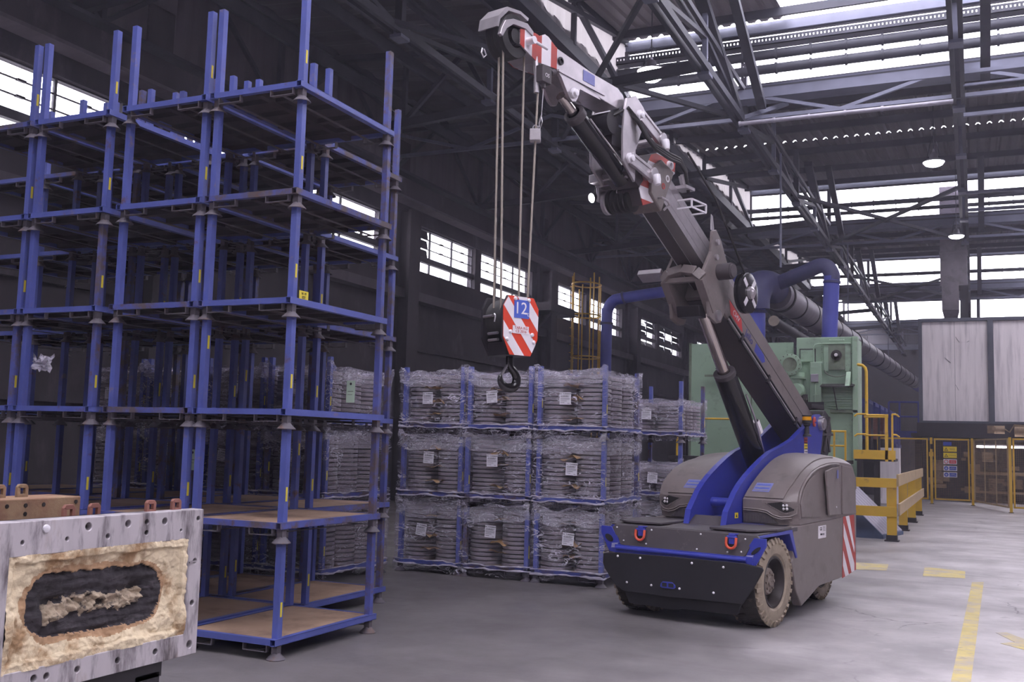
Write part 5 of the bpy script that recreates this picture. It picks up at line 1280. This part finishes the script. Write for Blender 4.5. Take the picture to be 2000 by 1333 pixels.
t = thing('wall_pipe', 'slim blue pipe bending from upright to horizontal by the window wall', 'pipe')
m = M(); m.tube(smooth_path([(-12.62, 36, 1.0), (-12.58, 36, 6.3), (-12.56, 36, 6.75), (-12.35, 36, 7.1), (-11.9, 36, 7.22), (-10.1, 36, 7.42), (-6.5, 36, 7.8)], 8), .21, 20); obj('tube', m, 'bluepipe', t, smooth=60)
for p, q in (((-12.582, 36, 6.22), (-12.58, 36, 6.3)), ((-11.95, 36, 7.205), (-11.88, 36, 7.225))): m = M(); m.cyl(p, q, .25, n=20); obj('flange', m, 'bluedark', t)
t = thing('capped_pipe', 'small grey capped pipe end under the large duct', 'pipe')
m = M(); m.cyl((-4.6, 26, 4.95), (-4.15, 34, 4.75), .12, n=20); obj('tube', m, 'ductgap', t, smooth=40)
m = M(); m.cyl((-4.6, 25.96, 4.95), (-4.6, 26.02, 4.95), .135, n=24); obj('cap', m, 'hub', t, smooth=40)
for i, (p, q) in enumerate((((-4.6, 27, 6.5), (-4.6, 27, 9.6)), ((-4.3, 40, 6.6), (-4.3, 40, 9.6)), ((-4.1, 57, 6.8), (-4.1, 57, 9.6)))):
    m = M(); m.bar(p, q, .05); obj('duct_hanger', m, 'steel2', label='%s thin steel hanger of the large grey duct' % NTH[i], cat='hanger')
# square duct and white cabinet
t = thing('square_duct', 'square grey air duct dropping from the roof onto the white cabinet', 'duct', (0, 41.8, 0))
m = M(); m.b2(-1.10, -.15, 0, .9, 8.1, 12.0); obj('shaft', m, 'duct', t)
for z in (8.1, 9.4, 10.6): m = M(); m.b2(-1.13, -.12, -.03, .93, z, z+.06); obj('flange', m, 'duct', t)
m = M(); m.b2(-1.05, -.45, -.25, .35, 7.15, 8.2); obj('drop_box', m, 'duct', t)
m = M(); m.add([(-1.05, -.25, 7.15), (-.45, -.25, 7.15), (-.45, .35, 7.15), (-1.05, .35, 7.15), (-.98, -.15, 6.85), (-.52, -.15, 6.85), (-.52, .28, 6.85), (-.98, .28, 6.85)], [(0, 1, 5, 4), (1, 2, 6, 5), (2, 3, 7, 6), (3, 0, 4, 7), (4, 5, 6, 7)]); m.cyl((-.75, .06, 6.45), (-.75, .06, 6.85), .24, n=18); obj('hopper', m, 'duct', t)
m = M(); m.b2(-.42, -.12, -.1, .5, 6.7, 8.1); obj('side_duct', m, 'ductgap', t)
t = thing('white_cabinet', 'large white panelled cabinet standing on a dark steel deck', 'cabinet', (0, 40, 0))
m = M(); m.b2(-1.78, 6.2, .1, 3.4, 2.85, 6.62); obj('body', m, 'pframe', t)
for x0, x1 in ((-1.84, -1.72), (.48, .66), (2.85, 3.02), (5.2, 5.37)): m = M(); m.b2(x0, x1, -.04, .1, 2.82, 6.62); obj('frame_post', m, 'pframe', t)
for z0, z1 in ((6.52, 6.64), (2.78, 2.88)): m = M(); m.b2(-1.84, 6.2, -.05, .1, z0, z1); obj('frame_rail', m, 'pframe', t)
for x0, x1 in ((-1.71, -.62), (-.61, .47), (.67, 2.84), (3.03, 5.19)): m = M(); m.b2(x0, x1, .04, .1, 2.89, 6.51); obj('panel', m, 'whitepanel', t)
for a, b in (((-.58, 5.95), (-.45, 5.75)), ((-.95, 5.2), (-.75, 5.0)), ((-.6, 4.2), (-.5, 4.0)), ((1.6, 4.4), (1.9, 4.45)), ((-.2, 5.75), (-.12, 5.8))): m = M(); m.bar((a[0], .035, a[1]), (b[0], .035, b[1]), .02, .01); obj('scrape', m, 'pframe', t)
t = thing('steel_deck', 'dark steel deck with drive motor carrying the white cabinet', 'deck', (0, 39.4, 0))
m = M(); m.b2(-2.1, 6.5, 0, 4.2, 2.28, 2.42); m.b2(-1.9, 6.5, .1, .3, 2.42, 2.8); obj('beam', m, 'black', t)
for x in (-1.9, 1.2, 4): m = M(); m.b2(x-.1, x+.1, 1.5, 1.7, 0, 2.3); obj('leg', m, 'black', t)
m = M(); m.cyl((.62, -.2, 2.58), (.95, -.2, 2.58), .14, n=16); m.b2(.4, .62, -.3, -.1, 2.45, 2.72); m.b2(.55, .66, -.36, -.3, 2.55, 2.68); m.tube([(.95, -.3, 2.6), (1.1, -.3, 2.5), (1.25, -.3, 2.75), (1.6, -.3, 2.72)], .025, 8); m.cyl((1.25, -.2, 2.55), (1.6, -.2, 2.55), .2, n=16); obj('drive_motor', m, 'brownmach', t, smooth=40)
# dusty machinery below the deck, seen through the fence
t = thing('dusty_machine', 'dusty brown machine behind the mesh fence', 'machine', (0, 39.6, 0))
R9 = random.Random(4)
m = M(); m.b2(-2.1, 6, 2.4, 2.8, 0, 2.2); obj('back_frame', m, 'black', t)
for i in range(26):
    x = R9.uniform(-1.4, 3); z = R9.uniform(.3, 1.7); m = M(); w = R9.uniform(.1, .5); h = R9.uniform(.08, .4)
    if i % 3: m.b2(x-w/2, x+w/2, R9.uniform(.2, 1), R9.uniform(1.1, 1.6), z-h/2, z+h/2)
    else: m.cyl((x-w/2, .5, z), (x+w/2, .5, z), h*.4, n=12)
    obj('machine_block', m, 'brownmach', t, smooth=40)
m = M(); m.b2(.0, 3, .1, .5, 1.0, 1.1); m.b2(-.2, 2.6, .2, .6, .35, .42); obj('feed_bed', m, 'brownmach', t)
t = thing('tube_light', 'long lit fluorescent tube under the steel deck', 'lamp', (0, 39.2, 1.98))
m = M(); m.cyl((.05, 0, 0), (1.9, 0, 0), .035, n=12); obj('tube', m, 'tubeglow', t)
m = M(); m.b2(.05, 1.9, .03, .1, .03, .08); m.bar((.3, .05, .05), (.3, .3, .32), .02); m.bar((1.6, .05, .05), (1.6, .3, .32), .02); obj('batten', m, 'lampbody', t)
# mesh fence: posts, framed panels, wire, signs
def fence_panel(p, q, label, z0=.17, z1=2.19, gate=None, bars=0):
    t = thing('mesh_fence', label, 'fence'); p, q = Vector((p[0], p[1], 0)), Vector((q[0], q[1], 0)); d = (q-p); L = d.length; d.normalize()
    P = lambda s, z: tuple(p+d*s+Vector((0, 0, z)))
    for a, b in (((0, z0), (L, z0)), ((0, z1), (L, z1))): m = M(); m.bar(P(*a), P(*b), .05); obj('frame_rail', m, 'yellow' if not bars else 'ydusty', t)
    for s in (.025, L-.025): m = M(); m.bar(P(s, z0), P(s, z1), .05); obj('frame_upright', m, 'yellow' if not bars else 'ydusty', t)
    for k in range(bars): m = M(); m.bar(P(L*(k+1)/(bars+1), z0), P(L*(k+1)/(bars+1), z1), .035); obj('inner_bar', m, 'ydusty', t)
    m = M(); s = .05
    while s < L-.04: m.bar(P(s, z0), P(s, z1), .006); s += .055
    z = z0+.05
    while z < z1-.03: m.bar(P(0, z), P(L, z), .006); z += .055
    obj('wire_mesh', m, 'brownmach', t, kind='stuff'); return t
for x, y, lb in ((-1.36, 37.5, 'yellow fence post with a lock box beside the sign panel'), (-.09, 37.5, 'plain yellow fence post to the side of the sign panel'), (.95, 33.85, 'nearest thick yellow fence post by the open gate')):
    t = thing('fence_post', lb, 'post', (x, y, 0)); m = M(); m.b2(-.04, .04, -.04, .04, 0, 2.24); obj('post', m, 'yellow', t)
    m = M(); m.b2(-.07, .07, -.07, .07, 0, .015); obj('foot_plate', m, 'black', t)
    if x < -1: m = M(); m.b2(-.07, .07, -.07, -.04, 1.6, 1.75); obj('lock_box', m, 'yellow', t); m = M(); m.b2(-.03, .05, -.06, -.04, 1.85, 2.02); obj('latch', m, 'black', t)
fence_panel((-3.1, 37.5), (-1.46, 37.5), 'yellow framed mesh fence panel next to the guard rail')
gp = fence_panel((-1.27, 37.5), (-.17, 37.5), 'yellow framed mesh fence panel carrying the warning signs')
fence_panel((-.03, 37.4), (.9, 34.0), 'open dusty mesh gate leaf with two upright bars', bars=2, z0=.16)
fence_panel((1.02, 33.9), (2.6, 33.9), 'yellow mesh fence panel beyond the nearest post', z0=.16)
for i, (zc, c1, lb) in enumerate(((1.86, 'signy', 'yellow shock hazard sign, top of the column on the fence'), (1.65, 'signy', 'yellow warning sign, second on the fence'), (1.435, 'cwhite', 'white and red no-entry hand sign on the fence'), (1.215, 'cwhite', 'blue and white glove sign on the fence'), (1.0, 'cwhite', 'lowest blue and white helmet sign on the fence'))):
    t = thing('safety_sign', lb, 'sign', (-.77, 37.455, zc)); m = M(); m.b2(-.21, .21, -.004, .004, -.085, .085); obj('plate', m, c1, t, bevel=.003)
    y = -.007
    if i < 2:
        m = M(); m.prism([(-.18, -.055), (-.06, -.055), (-.12, .055)], XZ, y, y+.002); tr_ = obj('triangle', m, 'ink', t); m = M(); m.prism([(-.155, -.042), (-.085, -.042), (-.12, .028)], XZ, y-.002, y); obj('triangle_field', m, 'signy', tr_); m = M(); m.b2(-.124, -.116, y-.004, y-.002, -.03, .01); obj('mark', m, 'ink', tr_)
        lettering('PERICOLO\nTENSIONE' if i == 0 else 'ATTENZIONE', .035, frame_mtx((.07, y, 0), (1, 0, 0), (0, 0, 1)), 'ink', t)
    else:
        c_ = 'signr' if i == 2 else 'signb'
        m = M(); m.lathe([(.068, 0), (.068, .003), (.001, .003)], (-.125, y+.003, 0), (0, -1, 0), 24); dsk = obj('disc', m, c_, t); m = M(); m.lathe([(.048, 0), (.048, .002), (.001, .002)], (-.125, y, 0), (0, -1, 0), 24)
        if i == 2: obj('disc_field', m, 'cwhite', dsk)
        m = M(); m.bar((-.155, y-.004, -.03), (-.095, y-.004, .03), .014, .003) if i == 2 else m.lathe([(.03, 0), (.03, .002), (.015, .002), (.015, 0)], (-.125, y-.001, -.005), (0, -1, 0), 18)
        obj('symbol', m, 'ink' if i == 2 else 'cwhite', dsk)
        m = M(); m.b2(-.03, .185, y, y+.003, -.06, .06); fl = obj('text_field', m, c_, t)
        lettering(('VIETATO\nENTRARE', 'GUANTI\nPROTETTIVI', 'CASCO\nPROTETTIVO')[i-2], .034, frame_mtx((.078, y-.003, 0), (1, 0, 0), (0, 0, 1)), 'cwhite', t)
m = M(); m.b2(-.98, -.72, 37.46, 37.47, 1.98, 2.10); obj('blank_sign', m, 'signb', label='plain blue plate above the warning signs on the fence', cat='sign')
# far blue stillages, railing, drum
def stillage(x, y, z, label):
    t = thing('blue_stillage', label, 'stillage', (x, y, z), 0, 'far blue stillages')
    m = M(); m.b2(-1.1, 1.1, -.9, .9, 0, .2); m.b2(-1.0, 1.0, -.85, .85, .2, 1.95); obj('box', m, 'crate', t)
    m = M()
    for k in range(8): m.b2(1.0, 1.05, -.9+.25*k, -.82+.25*k, .1, 1.9); m.b2(-1.05+.29*k, -.97+.29*k, -.93, -.87, .1, 1.9)
    m.b2(1.0, 1.06, -.92, .92, 1.75, 1.9); m.b2(-1.08, 1.06, -.95, -.88, 1.75, 1.9); obj('rib', m, 'crate', t, kind='stuff')
for i in range(7):
    for l in range(2): stillage(-5.0, 45+2.9*i, 1.95*l, '%s far blue ribbed stillage, %s layer, receding behind the press' % (NTH[i], ('lower', 'upper')[l]))
railing('platform_railing', 'far blue railing beside the white cabinet', [(-3.1, 43, 2.55), (-1.95, 43, 2.55)], 1.15, [(-3.1, 43, 2.55), (-2.7, 43, 2.55), (-2.0, 43, 2.55)], 1, 'bluepipe', .04)
m = M(); m.b2(-3.0, -1.95, 42.6, 43.4, 2.3, 2.55); obj('blue_platform', m, 'bluepipe', label='far blue platform edge under the blue railing', cat='platform')
t = thing('steel_drum', 'far rust red drum standing in front of the blue stillages', 'drum', (-3.6, 43.5, 2.2)); m = M(); m.lathe([(.001, 0), (.3, 0), (.3, .35), (.315, .36), (.3, .37), (.3, .7), (.315, .71), (.3, .72), (.3, 1.0), (.001, 1.0)], n=20); obj('shell', m, 'orange', t, smooth=35); m = M(); m.b2(-.5, .5, -.5, .5, -.1, 0); obj('stand', m, 'black', t)
m = M(); m.b2(-4.3, -3.0, 43, 44.2, .0, 2.1); obj('drum_plinth', m, 'black', label='dark block carrying the rust red drum', cat='plinth')
m = M()
m.b2(-3.05, -2.25, 36.2, 37.0, .0, .15); m.b2(-2.95, -2.3, 36.3, 36.9, .15, 1.85); obj('mesh_cabinet', m, 'whitepanel', label='pale cabinet behind the mesh fence near the guard rail', cat='cabinet')
# wall ladder with yellow cage, wall bracket
t = thing('caged_ladder', 'tall yellow caged ladder on the window wall', 'ladder', (-13.9, 37.3, 0))
for k in range(8):
    a = math.pi*2*k/8+.2; m = M(); m.cyl((.55*math.cos(a), .75*math.sin(a), 1.5 if k % 2 else 3.6), (.55*math.cos(a), .75*math.sin(a), 8.4 if k % 3 else 7.9), .03, n=8); obj('cage_bar', m, 'yellow', t)
for z in (5.1, 6.75, 8.0):
    m = M(); m.tube([(.55*math.cos(a), .75*math.sin(a), z) for a in (2*math.pi*i/20 for i in range(21))], .03, 6); obj('hoop', m, 'yellow', t)
m = M()
for k in range(22): m.bar((-.6, -.22, 1.0+.33*k), (-.6, .22, 1.0+.33*k), .03)
obj('rungs', m, 'yellow', t, kind='stuff')
m = M(); m.b2(-14.95, -14, 33.9, 36.3, 6.55, 6.85); m.bar((-14.9, 34.2, 5.6), (-14.1, 34.2, 6.5), .08); obj('wall_shelf', m, 'wall', label='dark box bracketed to the wall below the windows', cat='wall box')
# ---- floor markings
ym = mat('worn_floor_yellow', (196, 178, 110), .6, var=.12, vs=5, dirt=[((168, 158, 150), 3.5, .45, .66), ((140, 130, 128), 9, .58, .74)])
for nm, P, lb in (('yellow_line', [(-.30, 3.0), (-.17, 3.0), (.075, 15.2), (-.068, 15.1)], 'long worn yellow line painted on the floor'),
    ('yellow_dash', [(-1.69, 16.56), (-1.23, 16.66), (-1.19, 15.8), (-1.6, 15.64)], 'faded yellow patch on the floor near the crane tail'),
    ('yellow_dash', [(-.72, 16.65), (-.16, 16.41), (-.155, 15.48), (-.69, 15.41)], 'faded yellow block at the end of the floor line'),
    ('yellow_arrow', [(.15, 11.0), (.25, 11.07), (.40, 10.75), (.7, 10.3), (.7, 10.05), (.36, 10.2), (.18, 10.41), (.30, 10.56)], 'yellow arrow fragment painted on the floor at the frame edge')):
    m = M(); m.prism(P, XY, .0005, .0025); obj(nm, m, ym, label=lb, cat='floor marking')

# ================================================================ CASTING MOULD IN FRONT
XP = -3.0
t = thing('casting_mould', 'steel framed casting mould with tan sand and a burnt oval core', 'mould', (XP, 2.9, 0))
OY_ = 2.9
m = M(); m.b2(-.07, 0, 2.38-OY_, 3.437-OY_, .782, 1.382)
HOLES = [(2.533, 1.31, .008), (2.626, 1.352, .014), (2.723, 1.309, .008), (2.818, 1.347, .015), (2.914, 1.305, .010), (3.012, 1.346, .014), (3.11, 1.347, .010), (3.112, 1.304, .010), (3.209, 1.344, .014), (3.305, 1.301, .006), (3.405, 1.344, .010), (3.398, 1.167, .012), (3.395, .995, .012), (3.393, .825, .016), (3.198, .828, .012), (3.002, .829, .012), (2.809, .832, .012), (2.673, .834, .012), (2.62, .836, .013), (2.43, 1.33, .012)]
fr = obj('steel_frame', m, 'mould', t)
cu = M(); cu.b2(-.2, .2, 2.486-OY_, 3.352-OY_, .872, 1.262)
for y, z, r in HOLES: cu.cyl((-.03, y-OY_, z), (.2, y-OY_, z), r, n=18)
ct = obj('cutter', cu, 'mould', t)
bo = fr.modifiers.new('cut', 'BOOLEAN'); bo.object = ct; bo.solver = 'EXACT'; bo.operation = 'DIFFERENCE'
bv = fr.modifiers.new('bevel', 'BEVEL'); bv.width = .003; bv.segments = 1; bv.limit_method = 'ANGLE'
bpy.context.view_layer.update(); dg = bpy.context.evaluated_depsgraph_get()
me = bpy.data.meshes.new_from_object(fr.evaluated_get(dg)); fr.modifiers.clear(); fr.data = me
bpy.data.objects.remove(ct)
for y, z, r in HOLES[1:2]: q = M(); q.lathe([(r*1.1, 0), (r, .006), (r*.5, .009), (.0005, .0095)], (0, y-OY_, z), (1, 0, 0), 14); obj('bright_bolt', q, 'bolt', t, smooth=50)
for y, z, r in HOLES: q = M(); q.cyl((-.028, y-OY_, z), (-.026, y-OY_, z), r*.96, n=16); obj('bolt_hole_bottom', q, 'grease', t)
q = M(); q.bar((.004, 3.36-OY_, 1.165), (.004, 3.398-OY_, 1.167), .006); obj('thin_pin', q, 'metal', t)
y0, y1, z0, z1 = 2.484, 3.354, .868, 1.266
cy_, cz_, hw, hh = 2.903, 1.071, .215, .112
def oval(y, z):
    zz = z-(cz_-(y-cy_)*.03); dy = max(0, abs(y-cy_)-hw); return math.hypot(dy, zz)/hh
def sd(u, v):
    y, z = y0+(y1-y0)*u, z0+(z1-z0)*v
    n1 = noise.noise(Vector((y*9, z*9, 1))); n2 = noise.noise(Vector((y*30, z*30, 2))); n3 = noise.noise(Vector((y*80, z*80, 3)))
    e = min(u*.87, (1-u)*.87, v*.4, (1-v)*.4)
    h = -.012+.013*n1+.007*n2+.004*n3 + (.012 if e < .03+.012*n1 else 0)
    o = oval(y, z)+.07*n2+.03*n3
    if o < 1.45: h -= .010*min(1, (1.45-o)/.35)
    if o < 1.0:
        h = -.028+.012*noise.noise(Vector((y*7, z*40, 5)))+.008*n2+.003*n3
        r = oval(y, z)
        if r < .62: h -= .02*(.62-r)/.62
        k = ash(y, z)
        if k > 0: h += .03*min(1, k*2.5)*(.6+.6*n3+.6*n2)
        for hy, hz in ((2.70, 1.075), (3.10, 1.085)):
            dd = math.hypot((y-hy)/1.6, z-hz)
            if dd < .032: h -= .035*(1-dd/.032)
    return (h, y-OY_, z)
def ash(y, z):
    c = 1.058+.012*math.sin((y-2.7)*14)+(y-2.9)*.06
    w = .036+.026*noise.noise(Vector((y*11, 3, 3)))
    if not 2.66 < y < 3.13: return -1
    return 1-abs(z-c+.012*noise.noise(Vector((y*40, z*40, 8))))/w
nu, nv = 190, 90
V = [sd(i/(nu-1), j/(nv-1)) for j in range(nv) for i in range(nu)]
cls = {'sand': [], 'ring': [], 'char': [], 'ash': []}
for j in range(nv-1):
    for i in range(nu-1):
        y, z = y0+(y1-y0)*(i+.5)/(nu-1), z0+(z1-z0)*(j+.5)/(nv-1)
        o = oval(y, z)+.07*noise.noise(Vector((y*30, z*30, 2)))+.03*noise.noise(Vector((y*80, z*80, 3)))
        c = ('sand' if o >= 1.16+.22*noise.noise(Vector((y*6, z*6, 4))) else 'ring') if o >= 1 else ('ash' if ash(y, z)+.5*noise.noise(Vector((y*45, z*45, 9))) > .15 else 'char')
        cls[c].append((j*nu+i, j*nu+i+1, (j+1)*nu+i+1, (j+1)*nu+i))
for c, nm in (('sand', 'sand_bed'), ('ring', 'scorched_ring'), ('char', 'burnt_core'), ('ash', 'pale_crust')):
    used_ = sorted({k for f in cls[c] for k in f}); mp = {k: n for n, k in enumerate(used_)}
    m = M(); m.add([V[k] for k in used_], [tuple(mp[k] for k in f) for f in cls[c]]); o = obj(nm, m, c, t, smooth=180, kind='stuff')
m = M(); m.b2(-.30, -.065, 2.40-OY_, 3.42-OY_, .80, 1.36); obj('flask_box', m, 'black', t)
def lug(y, z, par, x, mt_='lug', w=.05, h=.055, name='lifting_lug'):
    q = M(); o = [(y-w/2, z), (y-w/2, z+h*.8), (y-w/2+w*.2, z+h), (y+w/2-w*.2, z+h), (y+w/2, z+h*.8), (y+w/2, z)]
    q.prism([o[0], o[1], (y-w*.22, z+h*.72), (y-w*.22, z+h*.3), (y+w*.22, z+h*.3), (y+w*.22, z+h*.72), (y-w*.22, z+h*.72), o[1], o[2], o[3], o[4], o[5]], YZ, x-.008, x+.008); return obj(name, q, mt_, par, bevel=.002)
for y in (3.185, 3.33): lug(y-OY_, 1.372, t, -.06, w=.052)
t2 = thing('rusty_flask', 'rusty brown mould flask standing behind the casting mould', 'mould', (-3.6, 2.9, 0))
m = M(); m.b2(-.2, 0, 2.2-OY_, 3.327-OY_, .74, 1.413); ff = obj('plate', m, 'rusty', t2, bevel=.005)
for y, z in ((2.95, 1.385), (3.04, 1.385), (3.13, 1.385), (3.04, 1.35), (3.30, 1.39)): q = M(); q.cyl((-.001, y-OY_, z), (.002, y-OY_, z), .009, n=12); obj('bolt_hole', q, 'grease', t2)
for y in (2.99, 3.10): lug(y-OY_, 1.408, t2, -.1, 'rusty', .055, .06)
t3 = thing('rusty_clamp', 'low rust red clamp frame between the two moulds', 'clamp', (-3.42, 2.9, 0))
m = M(); m.b2(-.03, .03, 2.5-OY_, 3.27-OY_, .74, 1.33); obj('bar', m, 'rusty', t3)
for y in (3.10, 3.235): lug(y-OY_, 1.325, t3, .0, w=.06, h=.07)
t4 = thing('mould_trestle', 'dark steel trestle under the casting mould', 'trestle', (-3.3, 2.9, 0))
m = M(); m.b2(-.6, .28, -.45, -.35, .66, .74); m.b2(-.6, .28, .22, .35, .66, .74); obj('cross_beam', m, 'black', t4)
m = M(); m.b2(.2, .28, -.6, .36, .72, .782); obj('side_beam', m, 'black', t4); m = M(); m.b2(-.6, -.45, -.6, .36, .70, .74); obj('side_beam', m, 'black', t4)
for x in (-.55, .22):
    for y in (-.42, .30): m = M(); m.b2(x-.045, x+.045, y-.045, y+.045, .01, .68); lg_ = obj('leg', m, 'black' if y < 0 or x < 0 else 'steel3', t4); m = M(); m.b2(x-.08, x+.08, y-.08, y+.08, 0, .012); obj('foot', m, 'black', lg_)
m = M(); m.b2(-.55, .22, -.42, .30, .35, .40); obj('shelf', m, 'black', t4)

# ================================================================ THIN HAZE IN THE HALL
hz = bpy.data.materials.new('hall_haze'); hz.use_nodes = True; nt = hz.node_tree
nt.nodes.remove(nt.nodes['Principled BSDF']); vs = nt.nodes.new('ShaderNodeVolumeScatter')
vs.inputs['Color'].default_value = (.86, .82, 1, 1); vs.inputs['Density'].default_value = .0021; vs.inputs['Anisotropy'].default_value = .35
nt.links.new(vs.outputs[0], nt.nodes['Material Output'].inputs['Volume'])
m = M(); m.b2(-15.2, 14.2, -8, 90.2, -.3, 12.7)
MT['haze'] = hz
o = obj('haze', m, 'haze', kind='stuff', label='thin violet haze in the hall air', cat='haze')
